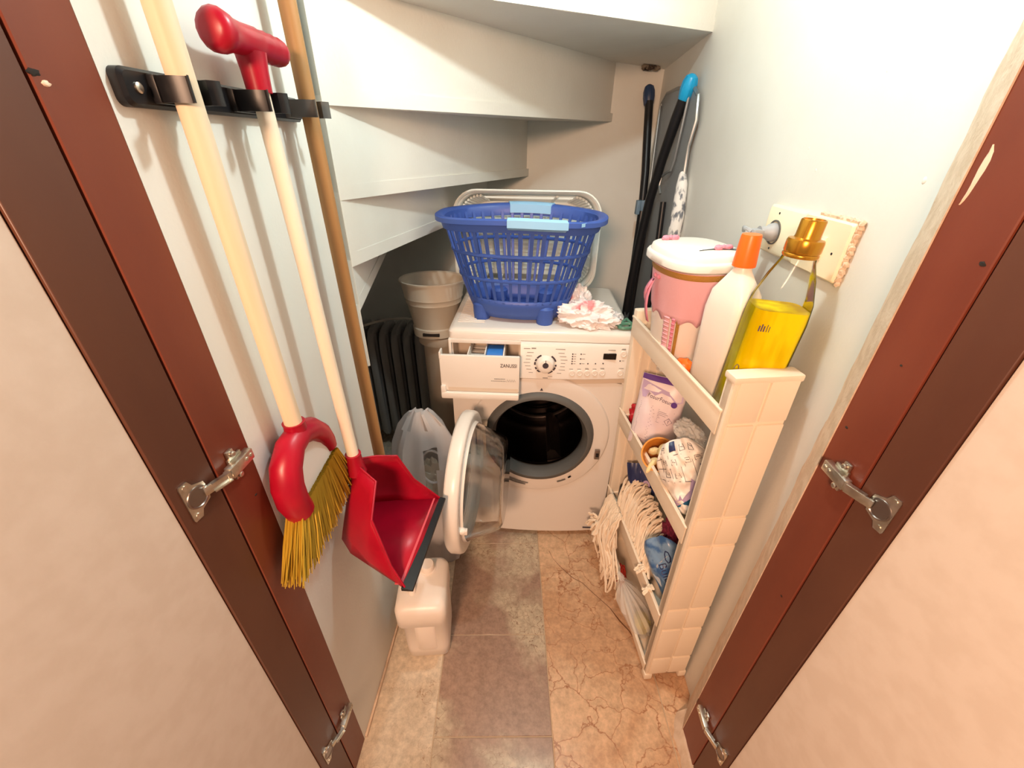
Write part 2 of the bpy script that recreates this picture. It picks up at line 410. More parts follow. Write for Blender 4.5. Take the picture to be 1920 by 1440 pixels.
dr = [(.5000, 1.4055, .0005), (.4985, 1.399, .0022), (.4985, 1.391, .0034), (.4990, 1.383, .0035), (.4995, 1.375, .0028), (.4998, 1.367, .0022), (.5005, 1.360, .0019), (.5018, 1.354, .0016), (.5030, 1.349, .0005)]
rings = []
for y, z, w in dr: rings.append([V((.4612, y - w * 1.3, z)), V((.4598, y, z)), V((.4612, y + w * 1.3, z)), V((.4616, y, z))])
loft(b, rings); o = obj('paint_drip', b, PAINT, tr); o.matrix_parent_inverse = Matrix.Identity(4)

# open doors: brown stile and rails round a cream panel, with cup hinges
def door(name, hx, hy, s, ang, stile, label):
    u = V((s * math.sin(ang), -math.cos(ang), 0)); nrm = V((-s * math.cos(ang), -math.sin(ang), 0))   # towards the opening
    d = struct(name, loc=(hx, hy, 0), label=label)
    P = lambda t, n, z: V((hx, hy, 0)) + u * t + nrm * n + V((0, 0, z))
    def pan(nm, t0, t1, z0, z1, n0, n1, m, bev=.001):
        b = B(); r0 = [P(t0, n0, z0), P(t1, n0, z0), P(t1, n0, z1), P(t0, n0, z1)]; r1 = [P(t0, n1, z0), P(t1, n1, z0), P(t1, n1, z1), P(t0, n1, z1)]
        loft(b, [r0, r1])
        if bev: bmesh.ops.bevel(b, geom=list(b.edges), offset=bev, segments=1, affect='EDGES')
        return obj(nm, b, m, d)
    Wd = .43
    pan('stile', .0015, stile, .008, 2.03, -.024, 0, STILE)
    pan('stile', Wd - .06, Wd, .008, 2.03, -.024, 0, STILE)
    pan('rail', stile, Wd - .06, .008, .075, -.024, 0, STILE); pan('rail', stile, Wd - .06, 1.95, 2.03, -.024, 0, STILE)
    pan('panel', stile + .0008, Wd - .0608, .0755, 1.9495, -.020, -.0035, CREAM)
    return d, P, u, nrm
def hinge(d, P, u, nrm, hx, hy, s, z):
    xin = hx - s * .0005                                       # jamb face, opening is on the -s side
    def bx(bm, y0, y1, z0, z1, h0, h1, bev=.0015): box(bm, (xin - s * h0, y0, z0), (xin - s * h1, y1, z1), bev=bev)
    b = B()
    bx(b, hy + .008, hy + .054, z - .0085, z + .0085, .004, .0150)
    bx(b, hy + .002, hy + .012, z - .007, z + .007, .006, .0135)
    bx(b, hy + .020, hy + .046, z - .012, z + .012, 0, .004, .001)
    arm = obj('hinge_arm', b, CHROME, d)
    b = B(); bx(b, hy + .022, hy + .034, z + .010, z + .024, 0, .005); bx(b, hy + .022, hy + .034, z - .024, z - .010, 0, .005)
    for zz in (z + .018, z - .018):
        lathe(b, [(.0045, 0), (.0045, .004), (.003, .0052)], 12, frame((xin - s * .0045, hy + .028, zz), (0, 1, 0), (0, 0, 1) if s < 0 else (0, 0, -1)))
    for yy in (.040, .049):
        lathe(b, [(.0032, 0), (.0032, .0012), (.0016, .0016)], 10, frame((xin - s * .0148, hy + yy, z), (0, 1, 0), (0, 0, 1) if s < 0 else (0, 0, -1)))
    m = obj('mounting_plate', b, CHROME, arm); m.matrix_parent_inverse = Matrix.Identity(4)
    # elbow link between arm and cup
    A = V((xin - s * .0125, hy + .006, z)); E = P(.026, .004, z)
    for_ = E - A; M = frame(A, for_, (0, 0, 1)); L = for_.length
    b = B(); box(b, (0, -.0065, -.0012), (L, .0065, .0030), M, bev=.001); box(b, (0, -.0072, -.004), (L * .7, -.0055, .002), M); box(b, (0, .0055, -.004), (L * .7, .0072, .002), M)
    k = obj('hinge_link', b, CHROME, arm); k.matrix_parent_inverse = Matrix.Identity(4)
    M = frame(P(.038, .0003, z), u, (0, 0, 1) if (u.cross(V((0, 0, 1)))).dot(nrm) > 0 else (0, 0, -1))
    b = B(); prism(b, [(.000, -.029), (.011, -.029), (.0125, -.026), (.0125, .026), (.011, .029), (.000, .029), (-.004, .020), (-.018, .014), (-.021, 0), (-.018, -.014), (-.004, -.020)], 0, .0018, M)
    cup = obj('hinge_cup', b, CHROME, d)
    b = B(); lathe(b, [(.0155, .0017), (.0150, .0030), (.0135, .0034), (.0125, .0022)], 26, M @ Matrix.Translation((-.004, 0, 0)), cap=True); 
    c2 = obj('cup_rim', b, STEEL, cup); c2.matrix_parent_inverse = Matrix.Identity(4)
    for yy in (-.023, .023):
        b = B(); lathe(b, [(.0042, .0016), (.0040, .003), (.002, .0026)], 12, M @ Matrix.Translation((.005, yy, 0))); q = obj('screw', b, CHROME, cup); q.matrix_parent_inverse = Matrix.Identity(4)
dL = door('door_1', XL - .001, .387, -1, math.radians(6), .062, 'left open cupboard door, dark brown edge round a cream panel')
dR = door('door_2', .462, .435, 1, math.radians(11), .060, 'right open cupboard door, dark brown edge round a cream panel')
for z in (1.012, .235):
    hinge(*dL, XL, .387, -1, z); hinge(*dR, .461, .435, 1, z - .018)

#OBJECTS
ID = Matrix.Identity(4)
def sub(name, bm, m, part, **k):                               # a piece of a part that already sits in world space
    o = obj(name, bm, m, part, **k); o.matrix_parent_inverse = ID; return o

# ================================================================== TOOLS ON THE LEFT WALL
t = thing('tool_rack', 'black plastic wall rail with spring clips holding the long handles', 'rack', (XL, .633, 1.443))
b = B(); M = frame((XL, .633, 1.443), (0, 1, 0), (0, 0, 1)); rr_loft(b, [(0, .172, .0165, .008, 0, 0), (.009, .172, .0165, .008, 0, 0), (.0125, .169, .0135, .007, 0, 0)], M)
obj('rail', b, BLACK, t)
for y, dx in ((.5145, 0), (.640, .009), (.772, .008)):
    b = B()
    box(b, (XL + .010, y - .022, 1.431), (XL + .020, y + .022, 1.456), bev=.002)
    for s in (-1, 1):
        arc = [(XL + .014, y + s * .014), (XL + .020 + dx * .5, y + s * .0165), (XL + .030 + dx, y + s * .0185), (XL + .040 + dx, y + s * .0178), (XL + .049 + dx, y + s * .0135), (XL + .053 + dx, y + s * .0165), (XL + .057 + dx, y + s * .022)]
        loft(b, [[V((p[0], p[1], 1.432)), V((p[0], p[1], 1.455)), V((p[0], p[1] + s * .003, 1.455)), V((p[0], p[1] + s * .003, 1.432))] for p in arc])
    obj('clip', b, GREY if y > .75 else BLACK, t)
b = B(); lathe(b, [(.0048, .0115), (.0048, .0140), (.003, .0150)], 14, frame((XL, .478, 1.443), (0, 1, 0), (0, 0, 1))); obj('screw', b, CHROME, t)

BX = -.372
t = thing('broom', 'red broom with yellow bristles and pale wooden handle, nearest the camera on the rail', 'broom', (BX, 0.5152, .80))
b = B(); tube(b, [(BX, 0.5141, 1.98), (BX, 0.5141, 1.5), (BX, 0.5162, 1.2), (BX, 0.5195, 0.9716)], .0134, 16); obj('handle', b, WOOD, t)
b = B()                                                        # arched head: horseshoe in the plane of the wall, thick on the near side
path = [(0.4685, 0.8642, 0.0228), (0.4598, 0.8957, 0.0244), (0.4598, 0.9282, 0.0244), (0.4696, 0.9575, 0.0239), (0.4935, 0.9792, 0.0222), (0.5238, 0.9835, 0.0211), (0.5553, 0.9694, 0.0211), (0.5791, 0.9434, 0.0195), (0.5922, 0.9174, 0.0168), (0.5965, 0.8989, 0.0146)]
tube(b, [(BX, y, z) for y, z, r in path], [r for y, z, r in path], 16)
lathe(b, [(.0190, -.010), (.0178, -.002), (.0163, .014), (.0174, .018)], 16, Matrix.Translation((BX, 0.5195, 0.9922)))
hd = obj('head', b, RED, t, sharp=50)
b = B(); prism(b, [(0.4772, 0.874), (0.5965, 0.8903), (0.5889, 0.9141), (0.5716, 0.9402), (0.551, 0.9586), (0.5249, 0.9683), (0.4967, 0.9618), (0.4783, 0.9423), (0.4729, 0.912)], -.0065, .0065, frame((BX, 0, 0), (0, 1, 0), (0, 0, 1))); sub('head_insert', b, APPL2, hd)
b = B()
for i in range(1700):
    u = random.random(); w = random.uniform(-1, 1); y0 = 0.4555 + .1453 * u; z0 = 0.8772 + .0152 * u
    y1 = 0.3926 + .245 * u + random.uniform(-.006, .006); z1 = 0.7731 + .013 * u + random.uniform(-.008, .010) - .006 * abs(w)
    x0 = BX + w * .014; x1 = BX + w * .020 + random.uniform(-.003, .003); p = V((x0, y0, z0)); q = V((x1, y1, z1))
    mid = p.lerp(q, .5) + V((random.uniform(-.002, .002), random.uniform(-.003, .003), 0)); tube(b, [p, mid, q], [.0012, .00105, .0008], 3, cap=False)
o = obj('bristles', b, YEL, t); o['kind'] = 'stuff'

HX = -.343
t = thing('dustpan', 'red long-handled dustpan with white stick and T-shaped grip', 'dustpan', (-.30, .61, .65))
b = B(); tube(b, [(-.362, .639, 1.474), (-.354, .634, 1.15), (-.344, .624, .84)], .0113, 16); obj('stick', b, WOOD2, t)
b = B(); tube(b, [(-.362, .639, 1.4531), (-.362, .639, 1.476), (-.362, .639, 1.4955)], [.0152, .0163, .0186], 16)
bar = [(0.5701, 0.0117), (0.5733, 0.018), (0.5796, 0.0218), (0.5902, 0.0207), (0.6009, 0.0175), (0.621, 0.0165), (0.6497, 0.0175), (0.6603, 0.0154), (0.6688, 0.0175), (0.6773, 0.0154), (0.6858, 0.0175), (0.6943, 0.0154), (0.7028, 0.0172), (0.7113, 0.0159), (0.7187, 0.0117), (0.7208, 0.0064)]
tube(b, [(-.362, y, 1.506 - .01 * (y - .6)) for y, r in bar], [r for y, r in bar], 16)
obj('grip', b, RED, t, sharp=55)
base = [(-.225, .482, .642), (-.262, .497, .652), (-.300, .512, .663), (-.345, .530, .676), (-.372, .556, .685), (-.376, .600, .688), (-.368, .640, .684), (-.345, .664, .676), (-.300, .684, .664), (-.262, .698, .654), (-.205, .721, .640)]
topp = [(-.225, .482, .646), (-.250, .495, .690), (-.283, .523, .785), (-.292, .590, .818), (-.318, .606, .826), (-.342, .622, .832), (-.338, .648, .826), (-.318, .668, .816), (-.282, .690, .800), (-.255, .701, .722), (-.205, .721, .645)]
b = B(); rings = []
for k in range(7):
    u = k / 6; rg = []
    for i, (p, q) in enumerate(zip(base, topp)):
        c = V(p).lerp(V(q), u); out = math.sin(u * PI) * .010 * (1 if 2 <= i <= 8 else 0)
        rg.append(c + (V((c.x, c.y, 0)) - V((-.28, .60, 0))).normalized() * out)
    rings.append(rg)
loft(b, rings, cap=False, closed=False); pan = obj('pan', b, RED, t, solid=-.0028, sharp=60)
b = B(); b.faces.new([b.verts.new(V(p) + V((0, 0, .003))) for p in base]); o = obj('pan_floor', b, RED, t, solid=-.0028)
b = B(); tube(b, [(p[0], p[1], p[2]) for p in topp], .0024, 6); lathe(b, [(.020, -.022), (.0165, 0), (.0150, .022), (.0158, .026)], 16, Matrix.Translation((-.344, .624, .832))); sub('rim', b, RED, pan)
b = B(); loft(b, [[V(p) + V((dx, 0, dz)) for dx, dz in ((-.010, -.003), (-.010, .006), (.012, .001), (.013, -.003))] for p in ((-.221, .478, .642), (-.203, .724, .640))]); obj('rubber_lip', b, BLACK, t)
b = B(); loft(b, [[V(p) + V((dx, 0, dz)) for dx, dz in ((-.020, .003), (-.020, .0055), (-.004, .007), (-.004, .003))] for p in ((-.226, .486, .643), (-.210, .716, .641))]); obj('lip_strip', b, mat('dusty_red_plastic', (214, 92, 104), .6), t)

b = B(); tube(b, [(-.372, .782, 1.98), (-.362, .7695, 1.4), (-.350, .753, .80), (-.344, .745, .50)], .0128, 16)
tag(obj('wooden_pole', b, WOOD3), 'brown wooden pole clipped at the far end of the black rail', 'pole')

# ================================================================== WASHING MACHINE
WX0, WX1, WY0, WY1, WZ = -.250, .325, 1.170, 1.640, .905
WC = (WX0 + WX1) / 2; WHW = (WX1 - WX0) / 2
def bulge(bm, vs=None):
    for v in (vs or bm.verts): v.co.y -= .022 * (1 - ((v.co.x - WC) / WHW) ** 2) - .006
t = thing('washing_machine', 'white front-loading washing machine with door and detergent drawer open', 'washing machine', (WC, 1.4, 0))
b = B()
box(b, (WX0, WY0 + .008, .02), (WX0 + .012, WY1, .868)); box(b, (WX1 - .012, WY0 + .008, .02), (WX1, WY1, .868)); box(b, (WX0, WY1 - .012, .02), (WX1, WY1, .868)); box(b, (WX0, WY0 + .02, .02), (WX1, WY1, .035))
obj('body', b, APPL, t)
for x in (WX0 + .05, WX1 - .05):
    for y in (WY0 + .06, WY1 - .05): b = B(); lathe(b, [(.02, 0), (.02, .012), (.012, .022)], 14, Matrix.Translation((x, y, 0))); obj('foot', b, GREY, t)
b = B(); rr_loft(b, [(.872, WHW + .001, .236, .02, WC, 1.405), (.893, WHW + .001, .236, .02, WC, 1.405), (.901, WHW - .004, .231, .02, WC, 1.405), (.905, WHW - .014, .221, .02, WC, 1.405)])
tp = obj('top_panel', b, APPL, t)
b = B()                                                        # fine ribs moulded in the left of the top
for i in range(26): y = 1.225 + i * .0125; box(b, (WX0 + .022, y, .9040), (WX0 + .11, y + .0065, .9078), bev=.0015, seg=1)
sub('ribs', b, APPL, tp)
PX, PZ, PR = .050, .508, .180
def plate(bm, x0, x1, z0, z1, y, r, n=72):
    inner = []; mid = []; outer = []
    for k in range(n):
        a = 2 * PI * (k + .5) / n; c, s_ = math.cos(a), math.sin(a)
        ts = []
        if c > 1e-9: ts.append((x1 - PX) / c)
        if c < -1e-9: ts.append((x0 - PX) / c)
        if s_ > 1e-9: ts.append((z1 - PZ) / s_)
        if s_ < -1e-9: ts.append((z0 - PZ) / s_)
        T = min(ts)
        inner.append(V((PX + r * c, y, PZ + r * s_))); outer.append(V((PX + T * c, y, PZ + T * s_))); mid.append(inner[-1].lerp(outer[-1], .5))
    loft(bm, [[p + V((0, .03, 0)) for p in inner], inner, mid, outer, [p + V((0, .012, 0)) for p in outer]], cap=False)
b = B(); plate(b, WX0, WX1, .028, .729, WY0, PR + .012); bulge(b); fp = obj('front_panel', b, APPL, t)
b = B(); 
rg = []
for rr, yy in ((PR + .068, .0), (PR + .066, -.004), (PR + .060, -.0065), (PR + .030, -.0045), (PR + .010, -.004), (PR + .004, .004)):
    rg.append([V((PX + rr * math.cos(2 * PI * k / 72), WY0 + yy, PZ + rr * math.sin(2 * PI * k / 72))) for k in range(72)])
loft(b, rg, cap=False); bulge(b); sub('porthole_surround', b, APPL, fp)
b = B(); rg = []
for rr, yy in ((PR + .014, .012), (PR + .008, -.008), (PR, -.020), (PR - .012, -.020), (PR - .022, .000), (PR - .026, .020), (PR - .020, .045)):
    rg.append([V((PX + rr * math.cos(2 * PI * k / 64), WY0 - .015 + yy, PZ + rr * math.sin(2 * PI * k / 64))) for k in range(64)])
loft(b, rg, cap=False); obj('door_gasket', b, GREY, t, sharp=60)
b = B(); rg = []
for rr, yy in ((PR - .026, .012), (PR - .026, .020), (PR - .020, .032), (PR + .03, .06), (PR + .035, .38), (.001, .40)):
    rg.append([V((PX + rr * math.cos(2 * PI * k / 64), WY0 + yy, PZ + .004 + rr * math.sin(2 * PI * k / 64))) for k in range(64)])
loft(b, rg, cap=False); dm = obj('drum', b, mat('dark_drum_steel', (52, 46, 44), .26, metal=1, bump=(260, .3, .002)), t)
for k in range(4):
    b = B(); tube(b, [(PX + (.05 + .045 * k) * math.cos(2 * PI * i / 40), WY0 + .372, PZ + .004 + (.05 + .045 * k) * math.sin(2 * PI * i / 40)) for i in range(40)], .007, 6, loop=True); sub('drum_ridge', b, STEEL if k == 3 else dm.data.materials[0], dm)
for a in (-1.22, .9, 3.0):
    b = B(); c, s_ = math.cos(a), math.sin(a); R_ = PR + .03
    loft(b, [[V((PX + (R_ - h) * c - w * s_, WY0 + y, PZ + (R_ - h) * s_ + w * c)) for w, h in ((-.03, 0), (-.016, .045), (0, .055), (.016, .045), (.03, 0))] for y in (.10, .36)]); sub('drum_paddle', b, STEEL, dm)
b = B()
box(b, (PX + PR + .022, WY0 - .022, PZ - .085), (PX + PR + .040, WY0 - .012, PZ - .045), bev=.002); sub('door_lock', b, STEEL, fp)
b = B(); box(b, (PX + PR + .026, WY0 - .0235, PZ - .073), (PX + PR + .036, WY0 - .02, PZ - .057)); sub('lock_slot', b, BLACK, fp)
b = B()                                                        # small print ringed under the porthole
for a0, a1, rr in ((-2.12, -1.72, .214), (-2.10, -1.76, .222), (-1.20, -1.05, .214), (-.98, -.94, .212)):
    n = 18 if a0 < -1.5 else 8
    for k in range(n):
        a = a0 + (a1 - a0) * (k + .5) / n; box(b, (-.003, -.0003, -.0028), (.003, .0003, .0028 + .002 * random.random()), Matrix.Translation((PX + rr * math.cos(a), WY0 - .0225, PZ + rr * math.sin(a))) @ Matrix.Rotation(-(a + PI / 2), 4, 'Y'), 0)
o = sub('small_print', b, PRINT, fp); o['kind'] = 'stuff'
b = B(); prism(b, [(-.005, 0), (.005, 0), (0, .010)], 0, .001, frame((PX, WY0 - .0205, PZ + PR + .016), (1, 0, 0), (0, 0, 1))); sub('arrow_mark', b, PRINTD, fp)
b = B(); box(b, (WX1 - .075, WY0 - .007, .045), (WX1 - .04, WY0 - .004, .050)); sub('small_print', b, PRINTD, fp)
# control panel
CX0 = -.022
b = B(); vs = []
m = 10; lo = [[V((CX0 + (WX1 - CX0) * i / m, y, z)) for y, z in ((WY0 + .03, .747), (WY0 - .006, .748), (WY0 - .012, .753), (WY0 - .007, .862), (WY0 - .002, .869), (WY0 + .03, .870))] for i in range(m + 1)]
loft(b, lo); bulge(b); cp = obj('control_panel', b, APPL2, t)
b = B(); loft(b, [[V((WX0 + .004 + (WX1 - WX0 - .008) * i / 10, y, z)) for y, z in ((WY0 + .002, .728), (WY0 + .004, .749), (WY0 + .03, .749), (WY0 + .03, .728))] for i in range(11)]); bulge(b, None); obj('handle_groove', b, CAVITY, t)
b = B(); box(b, (WX0, WY0 - .006, .742), (WX0 + .009, WY0 + .10, .870), bev=.003); box(b, (WX0, WY0 - .004, .858), (CX0, WY0 + .06, .871), bev=.002); obj('fascia_post', b, APPL2, t)
b = B(); box(b, (WX0 + .008, 1.26, .742), (CX0, 1.27, .87)); box(b, (WX0 + .008, WY0 + .01, .742), (CX0, 1.27, .748)); box(b, (CX0 - .006, WY0 + .004, .742), (CX0, 1.27, .87)); obj('drawer_cavity', b, CAVITY, t)
def py(x, z): return WY0 - .0122 + (z - .752) / .11 * .005 - (.022 * (1 - ((x - WC) / WHW) ** 2) - .006)
DX, DZ = .057, .805
b = B(); lathe(b, [(.030, 0), (.029, .004), (.0265, .007), (.0235, .018), (.0215, .0195), (.006, .0195)], 32, frame((DX, py(DX, DZ), DZ), (1, 0, 0), (0, 0, 1))); kn = sub('program_knob', b, APPL2, cp)
b = B(); M = frame((DX, py(DX, DZ) - .0195, DZ), (1, 0, 0), (0, 0, 1)); lathe(b, [(.0095, -.001), (.0095, .001)], 20, M @ Matrix.Translation((0, .004, 0))); box(b, (-.001, .009, 0), (.001, .022, .001), M); sub('knob_mark', b, PRINTD, cp)
b = B()
for a0, a1 in ((2.0, 2.5), (2.6, 2.85), (2.95, 3.25), (3.5, 3.75), (3.85, 4.35), (4.5, 4.85), (5.0, 5.5), (5.6, 5.95), (6.05, 6.25), (.3, 1.0)):
    n = max(2, int((a1 - a0) / .1))
    loft(b, [[frame((DX, py(DX, DZ) - .0004, DZ), (1, 0, 0), (0, 0, 1)) @ V((r * math.cos(a0 + (a1 - a0) * k / n), r * math.sin(a0 + (a1 - a0) * k / n), h)) for r, h in ((.0305, 0), (.0355, 0), (.0355, .0008), (.0305, .0008))] for k in range(n + 1)])
sub('knob_ring', b, PRINTD, cp)
def dash(bm, x, z, w, h=.0022): y = py(x + w / 2, z); box(bm, (x, y - .0004, z - h / 2), (x + w, y + .001, z + h / 2))
b = B()
for sx in (-1, 1):
    for k in range(7):
        z = .843 - k * .0115; off = .038 + .010 * math.sin(k / 6 * PI)
        w = random.uniform(.012, .024); dash(b, DX + sx * off - (w if sx < 0 else 0), z, w, .0016)
dash(b, -.012, .8555, .02); dash(b, .012, .857, .014, .004); dash(b, .086, .856, .030, .0018); dash(b, DX - .006, .756, .016, .003); dash(b, DX + .01, .762, .014, .0016); dash(b, .238, .853, .034, .0018); dash(b, .290, .8555, .014); dash(b, .286, .8535, .018)
for x in (.139, .164, .189, .213, .238): dash(b, x - .006, .789, .012, .0018)
dash(b, .190 - .007, .7915, .010, .0014); dash(b, .238 - .007, .7915, .012, .0014); dash(b, .284, .789, .022, .0018)
for i in range(5): dash(b, .144, .8405 - i * .0081, .007, .0016)
for i in (0, 2, 4): dash(b, .170, .8405 - i * .0081, .009, .0016)
dash(b, .296, .8155, .008, .0016)
o = sub('small_print', b, PRINT, cp); o['kind'] = 'stuff'
def dot(x, z):
    b = B(); lathe(b, [(.0022, -.0006), (.0022, .0008)], 10, frame((x, py(x, z), z), (1, 0, 0), (0, 0, 1))); sub('indicator_light', b, PRINTD, cp)
for i in range(5): dot(.140, .8405 - i * .0081)
for i in (0, 2, 4): dot(.166, .8405 - i * .0081)
for x in (.190, .214, .238): dot(x, .808)
dot(.291, .8155)
for x, z, r in ((.143, .776, .0095), (.167, .776, .0095), (.191, .776, .0095), (.215, .776, .0095), (.239, .776, .0095), (.299, .840, .0100), (.297, .774, .0095)):
    b = B(); lathe(b, [(r, -.001), (r, .0034), (r - .001, .0042), (r - .0022, .0042), (r - .0030, .0026), (r - .006, .0034)], 22, frame((x, py(x, z), z), (1, 0, 0), (0, 0, 1))); sub('push_button', b, APPL2, cp)
b = B(); dash(b, .2925, .774, .0015, .006); sub('button_mark', b, PRINTD, cp)
b = B(); y = py(.255, .833); box(b, (.236, y - .0034, .822), (.276, y + .003, .842), bev=.0008, seg=1); sub('display', b, BLACKG, cp)
# detergent drawer, pulled out
DY = 1.098
b = B()
sec = [(DY + .012, .706), (DY + .002, .701), (DY - .006, .706), (DY - .010, .722), (DY - .004, .728)]
box(b, (-.268, DY, .724), (-.0225, DY + .012, .848), bev=.004)
box(b, (-.268, DY - .012, .700), (-.0225, DY + .012, .722), bev=.006)
box(b, (-.268, DY - .010, .712), (-.252, DY + .004, .745), bev=.005)
box(b, (-.268, DY - .002, .835), (-.262, DY + .03, .858), bev=.0025)
dw = obj('detergent_drawer', b, APPL2, t)
b = B(); box(b, (-.245, DY - .0004, .724), (-.026, DY + .001, .737)); sub('grip_recess', b, CAVITY, dw)
b = B(); text(b, 'ZANUSSI', .0165, frame((-.056, DY - .0006, .818), (1, 0, 0), (0, 0, 1)), xs=.78); sub('lettering', b, PRINTD, dw)
b = B()
for x, z, w, h in ((-.100, .770, .034, .0030), (-.110, .763, .042, .0020)):
    k = x
    while k < x + w: ww = random.uniform(.002, .005); box(b, (k, DY - .0006, z), (k + ww, DY + .001, z + h)); k += ww + .001
for i in range(4): tube(b, [(-.062 + i * .007, DY - .0004, .762), (-.059 + i * .007, DY - .0004, .771), (-.056 + i * .007, DY - .0004, .763)], .0005, 4)
o = sub('small_print', b, PRINT, dw); o['kind'] = 'stuff'
b = B()
box(b, (-.184, DY + .012, .752), (-.181, 1.255, .846), bev=.001); box(b, (-.132, DY + .012, .752), (-.129, 1.255, .846), bev=.001); box(b, (-.075, DY + .012, .752), (-.071, 1.255, .846), bev=.001); box(b, (-.184, DY + .012, .750), (-.071, 1.255, .753))
for k in range(4): box(b, (-.181, DY + .03 + k * .035, .815 - k * .002), (-.132, DY + .048 + k * .035, .818 - k * .002))
sub('drawer_tray', b, APPL2, dw)
b = B(); box(b, (-.128, DY + .014, .80), (-.076, DY + .11, .838), bev=.006); sub('softener_flap', b, INSERT, dw)
b = B(); crumple(b, (-.045, 1.16, .765), (.018, .03, .02), 4, sub=2); sub('softener_cap', b, APPL2, dw)
# open door
DC = V((-.157, .925, .513)); dang = math.radians(-3); dd = V((math.sin(dang), -math.cos(dang), 0)); dnv = V((math.cos(dang), math.sin(dang), 0))
DM = frame(DC, -dd, (0, 0, 1))                                 # local z = dd x z ... faces into the closet axis
if (DM.to_3x3() @ V((0, 0, 1))).dot(V((1, 0, 0))) < 0: DM = frame(DC, dd, (0, 0, 1))
b = B(); lathe(b, [(.176, .010), (.180, .000), (.190, .002), (.203, .003), (.209, .000), (.212, -.008), (.212, -.030), (.207, -.037), (.196, -.040), (.165, -.041), (.160, -.036), (.178, -.020)], 72, DM, cap=False)
dr_ = obj('door', b, APPL, t, sharp=50)
b = B(); lathe(b, [(.180, .000), (.174, .012), (.164, .034), (.146, .080), (.136, .098), (.120, .106), (.001, .098), (.001, .0945), (.118, .1015), (.132, .0945), (.1415, .078), (.1595, .034), (.1695, .012), (.175, .000)], 64, DM @ Matrix.Translation((0, 0, 0)), cap=False); sub('door_glass', b, GLASS, dr_, sharp=60)
b = B(); lathe(b, [(.162, -.030), (.001, -.036)], 48, DM, cap=False); sub('door_window', b, GLASS, dr_)
b = B(); hp = DC - dd * .205; box(b, (hp.x - .018, hp.y - .02, .455), (hp.x + .018, hp.y + .030, .575), bev=.004); sub('door_hinge', b, CHROME, dr_)
b = B(); lp = DC + dd * .182; lathe(b, [(.010, 0), (.010, .012), (.007, .016)], 14, frame(lp + V((0, 0, -.012)), -dd, (0, 0, 1)) if DM.to_3x3().col[2].dot(V((1, 0, 0))) > 0 else DM); box(b, (lp.x, lp.y - .006, .49), (lp.x + .022, lp.y + .006, .506), bev=.002); sub('door_latch', b, APPL2, dr_)

# ================================================================== ON AND BEHIND THE MACHINE
BC = V((-.033, 1.325, 0)); ZT = .9055
t = thing('laundry_basket', 'blue plastic laundry basket with pale blue grips on the washing machine', 'basket', (BC.x, BC.y, ZT))
def sup(a, rx, ry, p=2.5):
    c, s_ = math.cos(a), math.sin(a); k = (abs(c) ** p + abs(s_) ** p) ** (-1 / p); return V((rx * k * c, ry * k * s_, 0))
ry0 = math.radians(-5)
def bpt(a, u):                                                 # u 0 base .. 1 rim
    e = u ** .8; q = sup(a, .146 + .086 * e, .098 + .068 * e, 2.3 + .3 * u)
    q.rotate(Matrix.Rotation(ry0, 3, 'Z')); return BC + q + V((0, 0, ZT + .014 + .290 * u))
NS = 44
b = B()
for k in range(NS):
    a = 2 * PI * (k + .5) / NS
    rr_ = []
    for u in (.18, .35, .5, .65, .8, .98):
        p = bpt(a, u); tg = (bpt(a + .02, u) - bpt(a - .02, u)).normalized(); oo = tg.cross(V((0, 0, 1))); wd = .0040 + .0017 * u
        rr_.append([p + tg * wd + oo * .002, p - tg * wd + oo * .002, p - tg * wd * .8 - oo * .002, p + tg * wd * .8 - oo * .002])
    loft(b, rr_)
for u in (.44, .70): tube(b, [bpt(2 * PI * k / 72, u) for k in range(72)], .0056, 6, loop=True)
obj('basket_ribs', b, BLUE, t)
b = B(); lv = []
for u in (0.0, .07, .14, .215): lv.append([bpt(2 * PI * k / 72, u) for k in range(72)])
bot = [V((p.x, p.y, ZT + .016)) for p in lv[0]]
loft(b, lv, cap=False); b.faces.new([b.verts.new(p) for p in bot]); obj('basket_bottom', b, BLUE, t, solid=-.004)
for a in (-.92, -2.45, .98, 2.16):
    b = B(); c = bpt(a, .05); c = BC + (c - BC) * .93; lathe(b, [(.026, 0), (.028, .02), (.029, .050), (.020, .058)], 16, Matrix.Translation((c.x, c.y, ZT)) ); obj('basket_foot', b, BLUE, t)
def rz(a): return .012 * (abs(math.sin(a)) ** 3) + .006 * (abs(math.cos(a)) ** 6)
b = B(); rg = []
for k in range(96):
    a = 2 * PI * k / 96; p = bpt(a, 1.0); o2 = (p - BC); o2.z = 0; o2.normalize(); h = rz(a)
    rg.append([p + o2 * x + V((0, 0, z + h)) for x, z in ((-.002, -.030), (.004, -.030), (.012, -.006), (.020, -.004), (.022, -.008), (.025, -.008), (.025, .004), (.018, .008), (.004, .006), (-.003, 0))])
loft(b, rg, cap=False, loop=True); obj('rim', b, BLUE, t, sharp=50)
for a0 in (-PI / 2 + .24, PI / 2 - .05):
    b = B(); rg = []
    for k in range(15):
        a = a0 + (k - 7) / 7 * .30; p = bpt(a, 1.0); o2 = (p - BC); o2.z = 0; o2.normalize(); h = rz(a)
        rg.append([p + o2 * x + V((0, 0, z + h)) for x, z in ((-.006, -.022), (-.0055, .004), (.004, .010), (.018, .0115), (.0275, .006), (.0275, -.013), (.024, -.013), (.016, -.02))])
    loft(b, rg); obj('grip', b, LBLUE, t, sharp=50)
b = B(); a = -PI / 2 + .72; p = bpt(a, 1.0); o2 = (p - BC); o2.z = 0; o2.normalize(); box(b, (-.010, -.0006, -.004), (.010, .0006, .005), Matrix.Translation(p + o2 * .0255 + V((0, 0, rz(a)))) @ Matrix.Rotation(math.atan2(o2.x, -o2.y), 4, 'Z')); obj('label_tag', b, LBLUE, t)

